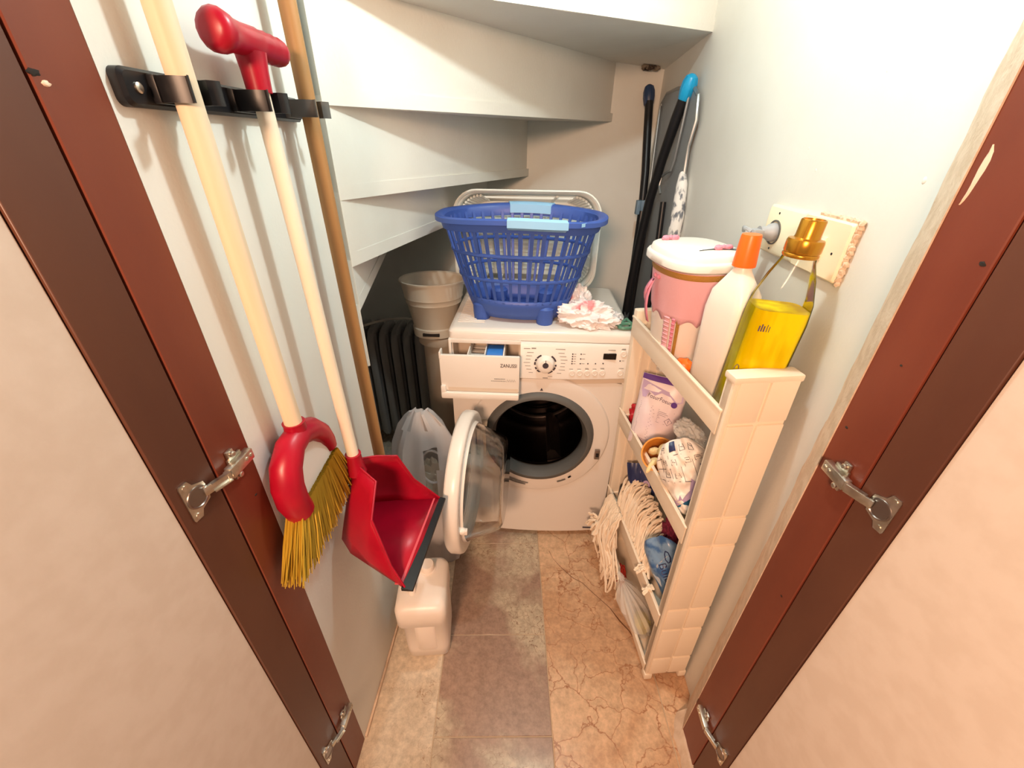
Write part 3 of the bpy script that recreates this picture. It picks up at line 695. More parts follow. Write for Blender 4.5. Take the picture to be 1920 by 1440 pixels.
# white basket lying on its side behind the blue one
GC = V((-.020, 1.545, ZT + .180)); GY = .085
t = thing('laundry_basket', 'white plastic basket lying on its side behind the blue basket', 'basket', (GC.x, GC.y + .06, ZT))
def gl(hx, hz, r, y, z=0): return [V((GC.x + p[0], y, GC.z + p[1] + z)) for p in rrect(hx, hz, r, 8)]
b = B(); loft(b, [gl(.263, .179, .085, GC.y), gl(.263, .179, .085, GC.y + .012), gl(.257, .173, .080, GC.y + .014), gl(.254, .170, .078, GC.y + .003), gl(.259, .175, .082, GC.y - .002)], cap=False, loop=True)
g1 = obj('rim', b, WPLAS, t, sharp=45)
b = B(); loft(b, [gl(.255, .171, .080, GC.y + .010), gl(.243, .159, .075, GC.y + .035)], cap=False); obj('side_band', b, WPLAS, t, solid=-.002)
b = B()
for k in range(44):
    i0 = rrect(.240, .156, .075, 8); n = len(i0)
    L0 = k / 44 * n; i = int(L0); fr = L0 - i
    p = V(i0[i]).lerp(V(i0[(i + 1) % n]), fr); q = p * .86
    tube(b, [(GC.x + p.x, GC.y + .03, GC.z + p.y), (GC.x + q.x, GC.y + GY, GC.z + q.y - .0)], .005, 6)
loft(b, [gl(.222, .145, .07, GC.y + .055), gl(.229, .152, .07, GC.y + .055), gl(.229, .152, .07, GC.y + .061), gl(.222, .145, .07, GC.y + .061)], cap=False, loop=True)
obj('side_ribs', b, WPLAS, t)
b = B(); loft(b, [gl(.205, .132, .06, GC.y + GY), gl(.205, .132, .06, GC.y + GY + .004)])
for k in range(15): z = GC.z - .112 + k * .016; box(b, (GC.x - .185, GC.y + GY - .004, z), (GC.x + .185, GC.y + GY + .001, z + .007), bev=.0015, seg=1)
for k in range(8): x = GC.x - .168 + k * .048; box(b, (x - .003, GC.y + GY - .005, GC.z - .118), (x + .003, GC.y + GY + .001, GC.z + .118))
obj('base', b, WPLAS, t)

b = B(); crumple(b, (.178, 1.236, ZT + .028), (.092, .055, .046), 11, sub=5, amp=.55, freq=2.4, floor=ZT, M=Matrix.Rotation(-.25, 4, 'Z'))
crumple(b, (.165, 1.315, ZT + .045), (.034, .032, .055), 21, sub=4, amp=.6, freq=2.6, floor=ZT)
crumple(b, (.245, 1.275, ZT + .012), (.060, .035, .016), 31, sub=4, amp=.5, freq=2.6, floor=ZT)
tag(obj('plastic_bag', b, BAGP, sharp=22), 'crumpled white and pink plastic bag on the washing machine top', 'bag')

t = thing('scissors', 'green-handled scissors lying on the washing machine corner', 'scissors', (.30, 1.25, ZT))
for (c, rx, rz_, ry_) in (((.268, 1.238), .030, .016, -.25), ((.305, 1.212), .026, .017, .55)):
    b = B(); ca, sa = math.cos(ry_), math.sin(ry_)
    tube(b, [(c[0] + rx * math.cos(2 * PI * k / 24) * ca - rz_ * math.sin(2 * PI * k / 24) * sa, c[1] + rx * math.cos(2 * PI * k / 24) * sa + rz_ * math.sin(2 * PI * k / 24) * ca, ZT + .0075) for k in range(24)], .0055, 8, loop=True)
    e = V((c[0] + rx * ca * .9, c[1] + rx * sa * .9, ZT + .008)); tube(b, [e, e.lerp(V((.316, 1.275, ZT + .008)), .6), V((.318, 1.272, ZT + .008))], [.0055, .005, .0045], 8); obj('handle', b, GREEN, t)
for q in ((.332, 1.345), (.345, 1.340)):
    b = B(); p = V((.312, 1.262, ZT + .007)); q = V((q[0] - .006, q[1], ZT + .004)); n = V((q - p)).cross(V((0, 0, 1))).normalized()
    loft(b, [[p + n * .006, p - n * .006, p - n * .006 + V((0, 0, .003)), p + n * .006 + V((0, 0, .003))], [q + n * .001, q - n * .001, q - n * .001 + V((0, 0, .002)), q + n * .001 + V((0, 0, .002))]]); obj('blade', b, BLADE, t)

# ================================================================== BACK LEFT
t = thing('oil_radiator', 'dark grey finned oil radiator standing in the dark corner', 'radiator', (-.66, 1.74, 0))
for k in range(8):
    x = -.875 + k * .0545; b = B()
    lv = []
    for (y0, y1) in ((0, 0),):
        out = []
        prof = [(1.655, .12), (1.655, .60), (1.662, .640), (1.685, .668), (1.72, .676), (1.78, .676), (1.815, .668), (1.838, .640), (1.845, .60), (1.845, .12), (1.82, .085), (1.68, .085)]
    loft(b, [[V((x + dx, 1.75 + (y - 1.75) * s_, .38 + (z - .38) * s_)) for y, z in prof] for dx, s_ in ((-.016, .96), (-.010, 1), (.010, 1), (.016, .96))])
    for yy in (1.69, 1.75, 1.81): tube(b, [(x, yy, .11), (x, yy, .65)], .021, 8)
    obj('fin', b, RADM, t, sharp=45)
b = B(); box(b, (-.92, 1.68, .02), (-.90, 1.82, .60), bev=.006); tube(b, [(-.90, 1.75, .16), (-.47, 1.75, .16)], .03, 12); tube(b, [(-.90, 1.75, .60), (-.47, 1.75, .60)], .03, 12); obj('core', b, RADM, t)
for x in (-.83, -.53): b = B(); box(b, (x - .02, 1.63, .0), (x + .02, 1.87, .03), bev=.006); box(b, (x - .012, 1.72, .02), (x + .012, 1.78, .10)); obj('foot', b, BLACK, t)
b = B(); tube(b, [(-.83, 1.66, .672), (-.76, 1.67, .684), (-.70, 1.69, .70), (-.63, 1.71, .712), (-.57, 1.74, .705), (-.52, 1.78, .685), (-.50, 1.83, .60)], .0055, 8); obj('cable', b, WCAB, t)

t = thing('pail', 'beige plastic bucket stacked on the bin left of the washing machine', 'bucket', (-.350, 1.44, .775))
M = Matrix.Translation((-.352, 1.44, .775)) @ Matrix.Rotation(math.radians(-3), 4, 'X')
b = B(); lathe(b, [(.001, .004), (.076, .004), (.079, .0), (.082, .0), (.084, .030), (.080, .034), (.098, .12), (.101, .123), (.100, .127), (.103, .140), (.106, .143), (.105, .147), (.114, .198), (.119, .199), (.120, .204), (.117, .206), (.110, .202), (.093, .12), (.078, .03), (.075, .010), (.001, .010)], 48, M, cap=False); bk = obj('bucket', b, BEIGE, t)
b = B(); box(b, (-.030, -.0875, .012), (.030, -.078, .022), M); obj('slot', b, DARKHOLE, t)
t = thing('waste_bin', 'tall grey-beige bin beneath the bucket beside the washing machine', 'bin', (-.350, 1.44, 0))
b = B(); lathe(b, [(.060, 0), (.063, .01), (.068, .735), (.084, .742), (.085, .765), (.080, .772), (.001, .772)], 40, Matrix.Translation((-.338, 1.45, 0))); obj('drum', b, BINM, t)

t = thing('carrier_bag', 'white translucent carrier bag standing between dustpan and washing machine', 'bag', (-.335, 1.05, 0))
b = B(); rings = []
prof = [(0, .085, .06), (.02, .110, .075), (.12, .120, .080), (.26, .120, .078), (.38, .118, .074), (.48, .112, .066), (.56, .098, .052), (.62, .074, .036), (.66, .046, .020), (.675, .030, .010)]
for z, hx, hy in prof:
    rg = []
    for k in range(40):
        a = 2 * PI * k / 40; c, s_ = math.cos(a), math.sin(a); w = 1 + .10 * noise.noise(V((c * 2.2, s_ * 2.2, z * 5))) + .05 * math.sin(a * 9 + z * 14)
        rg.append(V((-.335 + hx * c * w, 1.05 + hy * s_ * w + .02 * noise.noise(V((c * 3, z * 9, 2))), z)))
    rings.append(rg)
loft(b, rings)
ctr = V((-.300, 0, .475))
doomed = [f for f in b.faces if f.calc_center_median().y < 1.04 and ((f.calc_center_median().x - ctr.x) / .034) ** 2 + ((f.calc_center_median().z - ctr.z) / .062) ** 2 < 1]
bmesh.ops.delete(b, geom=doomed, context='FACES')
cb = obj('film', b, BAGW, t, sharp=30)
b = B(); crumple(b, (-.315, 1.055, .33), (.07, .035, .14), 8, sub=4, amp=.3); obj('contents', b, BEIGE, t)
b = B(); tube(b, [(-.300 + .036 * math.cos(2 * PI * k / 24), .998 - .006 * math.sin(2 * PI * k / 24) + (.028 if math.sin(2 * PI * k / 24) > .2 else .006), .475 + .065 * math.sin(2 * PI * k / 24)) for k in range(24)], .004, 6, loop=True); obj('handle_hem', b, BAGW, t)

t = thing('jerrycan', 'white plastic jerrycan on the floor under the red dustpan', 'container', (-.282, .74, 0))
b = B()
LV = [(0, .058, .064, .018, 0, .0), (.006, .064, .070, .02, 0, 0), (.05, .066, .071, .022, 0, 0), (.185, .067, .071, .022, 0, 0), (.205, .069, .080, .022, 0, -.009), (.218, .071, .086, .022, 0, -.015), (.278, .071, .086, .022, 0, -.015), (.292, .067, .082, .024, 0, -.013), (.299, .056, .070, .022, 0, -.010), (.301, .04, .05, .02, 0, -.008)]
rr_loft(b, LV, at((-.284, .738, 0), .12), n=6); jc = obj('body', b, MILK, t, sharp=50)
b = B(); M = at((-.284, .738, 0), .12)
lathe(b, [(.024, .297), (.024, .304), (.020, .306), (.020, .322), (.018, .325)], 20, M @ Matrix.Translation((.012, .025, 0)))
obj('cap', b, MILK, t)
b = B(); tube(b, [M @ V(p) for p in ((-.025, .06, .300), (-.028, .045, .322), (-.028, .0, .326), (-.026, -.035, .322), (-.024, -.050, .296))], [.010, .011, .011, .011, .010], 10); obj('handle', b, MILK, t)
b = B(); rr_loft(b, [(0, .030, .070, .014, 0, 0), (.0025, .027, .066, .013, 0, 0)], M @ frame((0, -.0705, .11), (1, 0, 0), (0, 0, 1))); obj('front_panel', b, MILK, t)

# ================================================================== SLIM RACK AND WHAT IT HOLDS
RM = at((.376, .637, 0), math.radians(7.4)) @ Matrix.Rotation(math.radians(-1.3), 4, 'Y')
U0, U1, LEN = .012, .137, .505
t = thing('storage_rack', 'slim ivory plastic four-tier storage rack against the right wall', 'rack', (.42, .86, 0))
b = B()
def bxl(bm, a, c, bev=0): return box(bm, a, c, RM, bev)
bxl(b, (U0, .004, .028), (U1, .030, 1.048), .004)
bxl(b, (U0 - .002, -.001, 1.040), (U1 + .002, .034, 1.054), .004)
zs = [.032, .113, .121, .261, .269, .354, .362, .603, .611, .695, .703, .948, .956, 1.044]
for i in range(0, 14, 2):
    bxl(b, (U0 + .010, -.001, zs[i]), (.0745, .010, zs[i + 1]), .0022); bxl(b, (.0805, -.001, zs[i]), (U1 - .003, .010, zs[i + 1]), .0028)
bxl(b, (U0, .001, .028), (U0 + .012, .030, 1.046), .006)
obj('front_panel', b, RACK, t)
b = B(); bxl(b, (U0, LEN - .026, .028), (U1, LEN, 1.0), .005)
for u in (.045, .0755, .105): bxl(b, (u - .003, LEN - .031, .05), (u + .003, LEN - .02, .97), .001)
for z in (.255, .30, .60, .645, .915, .96): bxl(b, (U0 + .003, LEN - .031, z - .003), (U1 - .003, LEN - .02, z + .003), .001)
obj('back_panel', b, RACK, t)
for zr in (.978, .660, .318, .066):
    h = .056 if zr > .1 else .036; b = B()
    bxl(b, (U0, .02, zr - h), (U1, LEN - .012, zr - h + .004))
    for u, s in ((U0, -1), (U1, 1)):
        vs = bxl(b, (u - .0018, .014, zr - h), (u + .0018, LEN - .006, zr), .0005)
        bxl(b, (u - .0045, .012, zr - .004), (u + .0045, LEN - .004, zr + .0015), .0018)
    obj('tray', b, RACK, t)
for u in (.022, .127):
    for v in (.012, LEN - .02): b = B(); bxl(b, (u - .012, v - .014, .003), (u + .012, v + .010, .030), .004); lathe(b, [(.008, -.006), (.008, .006)], 12, RM @ Matrix.Translation((u, v, .0085)) @ Matrix.Rotation(PI / 2, 4, 'Y')); obj('caster', b, RACK, t)
def rk(u, v, z): return RM @ V((u, v, z))
T1, T2, T3, T4 = .978 - .052, .660 - .052, .318 - .052, .066 - .032
def lab(M, x, y, z=0): return M @ V((x, y, z))
# --- lidded bin with pink cloth trim
BM = RM @ Matrix.Translation((.066, .335, T1 + .0005)) @ Matrix.Rotation(.05, 4, 'Z') @ Matrix.Diagonal((1.04, 1.04, 1.17, 1))
def el(rx, ry, z, n=48, p=2.3, wav=0):
    return [V((*sup(2 * PI * k / n, rx, ry, p).xy, z + (wav * abs(math.sin(k / n * 11 * PI)) if wav else 0))) for k in range(n)]
t = thing('lidded_bin', 'white lidded bin dressed in pink cloth with gold braid on the rack top', 'bin', BM.translation)
b = B(); vs = loft(b, [el(.048, .072, 0), el(.050, .075, .004), el(.072, .092, .20), el(.074, .094, .215)]); bmesh.ops.transform(b, matrix=BM, verts=vs); bb = obj('body', b, MILK, t)
b = B(); vs = loft(b, [el(.0625, .0845, .098, 96, 2.3, .012), el(.0655, .0875, .118, 96), el(.0745, .0945, .190, 96), el(.0755, .0955, .204, 96)], cap=False); bmesh.ops.transform(b, matrix=BM, verts=vs); cl = obj('cloth_cover', b, PINK, t, solid=-.0012)
b = B(); vs = loft(b, [el(.0758, .0958, .192, 64), el(.0775, .0975, .197, 64), el(.0768, .0968, .203, 64)], cap=False); bmesh.ops.transform(b, matrix=BM, verts=vs); obj('gold_braid', b, GOLD, t)
def strip(bm, a, w, z0, z1, off=.0015, n=12):
    rows = []
    for i in range(n + 1):
        z = z0 + (z1 - z0) * i / n; f = z / .215; rx, ry_ = .050 + .024 * f + off, .075 + .019 * f + off
        rows.append([BM @ (sup(a + w * (k - 2) / 4, rx, ry_, 2.3) + V((0, 0, z))) for k in range(5)])
    loft(bm, rows, cap=False, closed=False)
for a, w, m, nm in ((-2.66, .20, PINK, 'lace_strip'), (-2.30, .10, GOLD, 'gold_strip'), (-2.44, .10, PINKD, 'lace_strip'), (-.9, .12, GOLD, 'gold_strip')):
    b = B(); strip(b, a, w, .004, .112); 
    if nm == 'lace_strip':
        for i in range(12): strip(b, a, w, .008 + i * .009, .012 + i * .009, .0028, 1)
    obj(nm, b, m, t, solid=-.0008)
b = B(); vs = loft(b, [el(.083, .103, .208, 64, 3.0), el(.087, .107, .211, 64, 3.0), el(.087, .107, .222, 64, 3.0), el(.084, .104, .226, 64, 3.0), el(.080, .100, .2265, 64, 3.0), el(.077, .097, .236, 64, 3.0), el(.072, .092, .2385, 64, 3.0)]); bmesh.ops.transform(b, matrix=BM, verts=vs); ld = obj('lid', b, APPL2, t, sharp=50)
def bow(par, M, s):
    b = B()
    for sg in (-1, 1): crumple(b, V((0, 0, 0)), (s * .55, s * .32, s * .28), 3 + sg, sub=3, amp=.35, M=Matrix.Translation((sg * s * .55, 0, s * .2)))
    crumple(b, (0, 0, s * .25), (s * .25, s * .25, s * .25), 9, sub=2, amp=.2)
    bmesh.ops.transform(b, matrix=M, verts=b.verts); obj('bow', b, PINKD, par)
bow(t, BM @ Matrix.Translation((-.025, .070, .2385)), .019); bow(t, BM @ Matrix.Translation((.035, -.045, .2385)), .019)
b = B(); tube(b, [BM @ V(p) for p in ((-.02, -.05, .2395), (.03, -.043, .241), (.07, -.055, .2395))], .0008, 5); tube(b, [BM @ V(p) for p in ((-.012, -.047, .2395), (.03, -.047, .2405), (.065, -.066, .2395))], .0008, 5); obj('wire_stem', b, BLADE, t)
bow(t, BM @ Matrix.Translation((-.078, .005, .182)) @ Matrix.Rotation(PI / 2, 4, 'Z') @ Matrix.Rotation(PI / 2, 4, 'X'), .014)
b = B()
for dz, dy in ((-.055, .018), (-.09, -.004)):
    loft(b, [[BM @ V((-.082 - .010 * math.sin(i / 5 * PI) , .005 + dy * i / 5 - .006, .178 + dz * i / 5)), BM @ V((-.083 - .010 * math.sin(i / 5 * PI), .005 + dy * i / 5 + .006, .178 + dz * i / 5))] for i in range(6)], cap=False, closed=False)
obj('ribbon_tail', b, PINKD, t, solid=-.0008)

# --- white bottle with orange cap
WB = RM @ Matrix.Translation((.070, .153, T1 + .0005)) @ Matrix.Rotation(.3, 4, 'Z') @ Matrix.Diagonal((1.05, 1.05, 1.07, 1))
t = thing('bottle', 'milky white bottle with orange cap between pink bin and yellow detergent', 'bottle', WB.translation)
b = B(); rr_loft(b, [(0, .026, .040, .016, 0, 0), (.004, .030, .044, .018, 0, 0), (.18, .031, .045, .018, 0, 0), (.215, .028, .040, .018, 0, 0), (.240, .019, .025, .016, 0, 0), (.255, .0145, .0155, .014, 0, 0), (.268, .0135, .0135, .0130, 0, 0)], WB); bo = obj('body', b, MILK, t, sharp=60)
b = B(); lathe(b, [(.0195, .262), (.0195, .266), (.0165, .312), (.0155, .315), (.0, .3155)], 28, WB); obj('cap', b, ORANGE, t)
b = B(); rr_loft(b, [(0, .022, .050, .012, 0, 0), (.0012, .021, .049, .012, 0, 0)], WB @ frame((0, -.0455, .105), (1, 0, 0), (0, 0, 1))); obj('label_panel', b, mat('grey_label', (214, 204, 192), .5), t)
b = B(); box(b, (.012, -.0463, .170), (.020, -.045, .178), WB); obj('print_mark', b, PRINT, t)

# --- transparent detergent bottle with gold cap
GB = RM @ Matrix.Translation((.080, .068, T1 + .0005)) @ Matrix.Rotation(-.25, 4, 'Z') @ Matrix.Rotation(math.radians(4), 4, 'Y')
t = thing('detergent_bottle', 'clear detergent bottle of bright yellow liquid with gold cap', 'bottle', GB.translation)
BL = [(0, .040, .030, .014, 0, 0), (.005, .045, .034, .016, 0, 0), (.10, .046, .035, .018, 0, 0), (.21, .047, .036, .020, 0, 0), (.245, .045, .036, .024, 0, 0), (.285, .035, .032, .026, 0, 0), (.312, .026, .0255, .0250, 0, 0), (.325, .0245, .0245, .024, 0, 0)]
b = B(); rr_loft(b, BL, GB, n=6, cap=True); obj('bottle_body', b, CLEARP, t, sharp=60)
b = B(); rr_loft(b, [(z + .0015, hx - .0022, hy - .0022, r - .002, 0, 0) for z, hx, hy, r, _, _ in BL[:4]] + [(.232, .0440, .0335, .018, 0, 0)], GB, n=6); obj('liquid', b, LIQ, t, sharp=60)
b = B(); lathe(b, [(.0255, .318), (.027, .320), (.027, .323), (.0255, .325)], 32, GB); lathe(b, [(.0262, .3255), (.0272, .328), (.0272, .342), (.026, .346), (.0190, .348), (.0182, .351), (.0182, .374), (.017, .376), (.0155, .376), (.015, .372), (.001, .371)], 40, GB); obj('cap', b, GOLDC, t, sharp=40)
b = B()
for k in range(5): box(b, (-.034 + k * .004 + (k > 2) * .001, -.0365, .196), (-.0325 + k * .004, -.0352, .206 + .003 * (k % 2)), GB)
for k in range(3): tube(b, [GB @ V((-.045 + .004 * math.cos(a_), -.0362, .02 + k * .05 + .009 * math.sin(a_))) for a_ in (0, .8, 1.6, 2.4, 3.2)], .0006, 4)
o = obj('print_mark', b, PRINTV, t); o['kind'] = 'stuff'
b = B(); crumple(b, rk(.040, .226, T1 + .026), (.018, .030, .024), 5, sub=3, amp=.3); tag(obj('sachet', b, ORANGE), 'small orange sachet lying between pink bin and white bottle', 'sachet')

# --- pillow-shaped packets with print laid on them
def pillow(bm, M, w, h, tk, seed, amp=.004, gather=0, n=22, rnd_c=0):
    def f(u, v_, side=1):
        e = max(0, 1 - abs(u) ** 2.6) ** .6 * max(0, 1 - abs(v_) ** 3.5) ** .6 * (1 - .45 * max(0, v_))
        wd = w / 2 * (1 - gather * max(0, v_) ** 2) * (1 - rnd_c * abs(v_) ** 4); 
        nz = noise.noise(V((u * 2.2 + seed, v_ * 2.4, seed * .7))) * amp + noise.noise(V((u * 5 + seed, v_ * 5, seed))) * amp * .4
        return M @ V((u * wd, v_ * h / 2 * (1 - rnd_c * abs(u) ** 4), side * tk / 2 * e + nz))
    rows = []
    for i in range(n + 1):
        v_ = -1 + 2 * i / n
        rows.append([f(-1 + 2 * k / n, v_, 1) for k in range(n + 1)] + [f(1 - 2 * k / n, v_, -1) for k in range(1, n)])
    loft(bm, rows); return f
def patch(bm, f, u0, u1, v0, v1, M, off=.0007, n=6):
    d = (M.to_3x3() @ V((0, 0, 1))).normalized() * off
    loft(bm, [[f(u0 + (u1 - u0) * k / n, v0 + (v1 - v0) * i / n) + d for k in range(n + 1)] for i in range(n + 1)], cap=False, closed=False)
def poly(bm, f, pts, M, off=.0008, wd=None):
    d = (M.to_3x3() @ V((0, 0, 1))).normalized() * off
    if wd: tube(bm, [f(*p) + d * .3 for p in pts], wd, 4)
    else: bm.faces.new([bm.verts.new(f(*p) + d) for p in pts])
def wrap_text(bm, s, size, f, u, v_, ang, su, sv, M, xs=1):
    tb = bmesh.new(); text(tb, s, size, Matrix.Rotation(ang, 4, 'Z'), .0002, xs=xs); n = (M.to_3x3() @ V((0, 0, 1))).normalized()
    for vt in tb.verts: vt.co = f(u + vt.co.x / su, v_ + vt.co.y / sv) + n * (.0008 + vt.co.z)
    me = bpy.data.meshes.new('t'); tb.to_mesh(me); tb.free(); bm.from_mesh(me); bpy.data.meshes.remove(me)
def face_cam(u, v_, z, up, spin=0):                             # packet facing out of the rack's open side and front
    o = rk(u, v_, z); n = RM.to_3x3() @ V((-.55, -.80, .22)).normalized(); x = (RM.to_3x3() @ V(up)).cross(n); M = frame(o, x, n.cross(x)); return M @ Matrix.Rotation(spin, 4, 'Z')
# lilac pouch, second tray
PM = face_cam(.072, .365, T2 + .118, (0, 0, 1), -.02)
t = thing('detergent_pouch', 'lilac and white detergent pouch with purple top on the second shelf', 'pouch', rk(.07, .36, T2))
b = B(); pf = pillow(b, PM, .128, .222, .060, 2, .003); po = obj('pouch_body', b, POUCH, t, sharp=60)
b = B(); patch(b, pf, -.98, .98, .86, .995, PM, .0012); patch(b, pf, -.98, .98, .86, .995, PM, .0022); obj('purple_seal', b, PURP, t)
b = B(); poly(b, pf, [(-.92, .84), (-.4, .78), (.2, .70), (.9, .62), (.93, .48), (.7, .42), (.4, .58), (.0, .62), (-.25, .52), (-.5, .60), (-.62, .42), (-.78, .40), (-.90, .6)], PM, .002); obj('lilac_wave', b, PURP2, t)
b = B(); lathe(b, [(.0085, 0), (.0085, .001)], 20, frame(pf(.62, .40) + (PM.to_3x3() @ V((0, 0, .0025))), PM.to_3x3().col[0], PM.to_3x3().col[1])); obj('round_stamp', b, PURP, t)
b = B(); wrap_text(b, 'FosurFosur', .0165, pf, -.02, .46, -.12, .064, .111, PM, .9); obj('lettering', b, PRINTV, t)
b = B()
for i in range(24):
    v_ = .26 - i * .045; u0 = -.78 + .02 * math.sin(i); poly(b, pf, [(u0, v_), (u0 + random.uniform(.5, .72), v_ - .02)], PM, .0006, .0006)
for i in range(9):
    v_ = .20 - i * .042; poly(b, pf, [(.05, v_), (.05 + random.uniform(.35, .75), v_ - .02)], PM, .0006, .0005)
poly(b, pf, [(.56, .03), (.72, -.07), (.56, -.17), (.40, -.07), (.56, .03)], PM, .0006, .0008); poly(b, pf, [(.56, -.03), (.56, -.08)], PM, .0006, .0009); poly(b, pf, [(.56, -.10), (.56, -.115)], PM, .0006, .0009)
o = obj('small_print', b, PRINTV, t); o['kind'] = 'stuff'
b = B(); crumple(b, rk(.055, .450, T2 + .05), (.03, .025, .05), 14, sub=4, amp=.5, floor=None); tag(obj('red_packet', b, mat('red_film', (176, 32, 44), .35)), 'red packet peeping out behind the lilac pouch', 'packet')
b = B(); crumple(b, rk(.092, .43, T2 + .262), (.03, .04, .035), 24, sub=4, amp=.5); tag(obj('clear_bag', b, BAGC, sharp=25), 'crumpled clear plastic bag above the lilac pouch', 'bag')
# orange cup of soap scraps
CM = RM @ Matrix.Translation((.052, .262, T2 + .040)) @ Matrix.Rotation(math.radians(38), 4, 'X') @ Matrix.Rotation(math.radians(-22), 4, 'Y')
t = thing('cup', 'orange plastic cup of soap scraps lying tilted in front of the lilac pouch', 'cup', CM.translation)
b = B(); lathe(b, [(.001, -.03), (.034, -.03), (.045, .046), (.048, .047), (.048, .050), (.044, .050), (.032, -.026), (.001, -.026)], 36, CM, cap=False); obj('cup_body', b, BOWL, t)
SL = ['large cream soap scrap at the far side of the cup', 'flat soap scrap standing at the right of the cup', 'narrow soap scrap at the left of the cup', 'small soap scrap at the near side of the cup', 'soap sliver lying across the rim of the tilted cup']
for i, (p, r) in enumerate((((-.012, .016, .026), (.016, .010, .020)), ((.012, .014, .030), (.020, .014, .010)), ((-.020, -.012, .022), (.010, .016, .014)), ((.010, -.015, .020), (.018, .012, .012)), ((-.028, -.026, .046), (.022, .007, .006)))):
    b = B(); crumple(b, (0, 0, 0), r, i + 2, sub=3, amp=.15); bmesh.ops.transform(b, matrix=CM @ Matrix.Translation(p) @ Matrix.Rotation(i, 4, 'Z'), verts=b.verts); tag(obj('soap_piece', b, SOAP), SL[i], 'soap', 'soap scraps in the orange cup')
# printed white bag
QM = face_cam(.060, .125, T2 + .098, (0, 0, 1), .55)
t = thing('wash_bag', 'crumpled white printed bag with teal corner beside the orange cup', 'packet', rk(.07, .14, T2))
b = B(); qf = pillow(b, QM, .140, .195, .085, 5, .017, n=40, rnd_c=.32); obj('bag_body', b, PAPER, t, sharp=40)
b = B()
for u in (-.72, -.38, -.02, .12, .42): poly(b, qf, [(u, .06 + (u + .72) * -.02), (u, .4), (u, .72)], QM, .0006, .0006)
poly(b, qf, [(-.95, .10), (-.6, .10), (-.2, .06), (.2, .02), (.6, -.02), (.95, -.04)], QM, .0006, .0007); poly(b, qf, [(-.9, .42), (-.4, .40), (.0, .38)], QM, .0006, .0006); poly(b, qf, [(-.9, .74), (0, .72), (.8, .70)], QM, .0006, .0006)
for u, v_ in ((-.55, .25), (-.2, .22), (-.55, .56), (-.2, .55), (.27, .55), (.6, .58), (-.6, .86), (-.2, .85), (.2, .84), (.5, .82)):
    poly(b, qf, [(u - .09, v_ - .06), (u + .09, v_ - .06), (u + .07, v_ + .06), (u - .07, v_ + .06), (u - .09, v_ - .06)], QM, .0006, .0007); poly(b, qf, [(u - .05, v_ + .02), (u + .05, v_ + .0)], QM, .0006, .0008)
o = obj('care_symbols', b, PRINTD, t); o['kind'] = 'stuff'
b = B(); patch(b, qf, .58, .92, .28, .40, QM, .001, 3); obj('dark_patch', b, NAVY, t); b = B(); patch(b, qf, -.30, -.06, .78, .98, QM, .001, 3); obj('dark_patch', b, NAVY, t)
b = B(); poly(b, qf, [(-.60, -.56), (-.3, -.44), (.1, -.30), (.6, -.2), (.6, -.9), (.0, -.9), (-.4, -.84)], QM, .003); obj('teal_corner', b, TEAL, t)
b = B(); poly(b, qf, [(u_ - .32, v_ + .10) for u_, v_ in [(-.42, -.64), (-.38, -.50), (-.30, -.57), (-.22, -.35), (-.16, -.50), (-.05, -.37), (.0, -.47), (.3, -.32), (.5, .0), (.62, -.06), (.9, -.10), (.93, -.26), (.5, -.42), (.05, -.54), (-.30, -.66)]], QM, .002); obj('splash_print', b, PURP2, t)
b = B(); crumple(b, rk(.085, .205, T2 + .165), (.035, .05, .022), 34, sub=4, amp=.5); tag(obj('clear_wrapper', b, BAGC, sharp=25), 'clear plastic wrapper lying over the printed white bag', 'wrapper')
# third tray: mop, packets
t = thing('mop_head', 'cream cotton string mop head draped over the third shelf', 'mop', rk(.06, .32, T3))
def strand(bm, pts, r=.0036):
    r *= 1.22
    P = []
    for i in range(len(pts) - 1):
        for k in range(4):
            u = k / 4; a = pts[max(i - 1, 0)]; b_ = pts[i]; c = pts[i + 1]; d = pts[min(i + 2, len(pts) - 1)]
            P.append(.5 * ((2 * b_) + (c - a) * u + (2 * a - 5 * b_ + 4 * c - d) * u * u + (3 * b_ - a - 3 * c + d) * u ** 3))
    P.append(pts[-1]); sd = random.random() * 50
    P = [p + V((noise.noise(V((sd, i * .9, 0))), noise.noise(V((sd, i * .9, 7))), noise.noise(V((sd, i * .9, 13))))) * .0042 * min(1, i / 3) for i, p in enumerate(P)]
    tube(bm, P, [r * (.9 + .25 * math.sin(i * 1.9)) for i in range(len(P))], 5)
b = B(); rnd = random.uniform
for layer in range(4):
    for i in range(40):
        v0 = .165 + .27 * (i + rnd(-.4, .4)) / 40; hh = .092 + .016 * layer + .02 * math.sin((v0 - .14) / .32 * PI)
        sl = rnd(.01, .05)
        pts = [V((.112 + rnd(-.008, .008), v0 + sl, T3 + .055 + rnd(0, .02))), V((.092, v0 + sl * .6 + rnd(-.006, .006), T3 + hh + rnd(-.006, .006))), V((.062 + rnd(-.006, .006), v0 + sl * .2 + rnd(-.008, .008), T3 + hh + .004 + rnd(-.006, .006))), V((.036 + rnd(-.006, .006), v0 - .01 + rnd(-.01, .01), T3 + hh - .022 + rnd(-.006, .006))), V((.018 + rnd(-.002, .006), v0 - .03 + rnd(-.012, .012), T3 + .045 + rnd(-.012, .012)))]
        strand(b, [RM @ p for p in pts], .0036)
o = obj('strands', b, YARN, t); o['kind'] = 'stuff'
b = B()
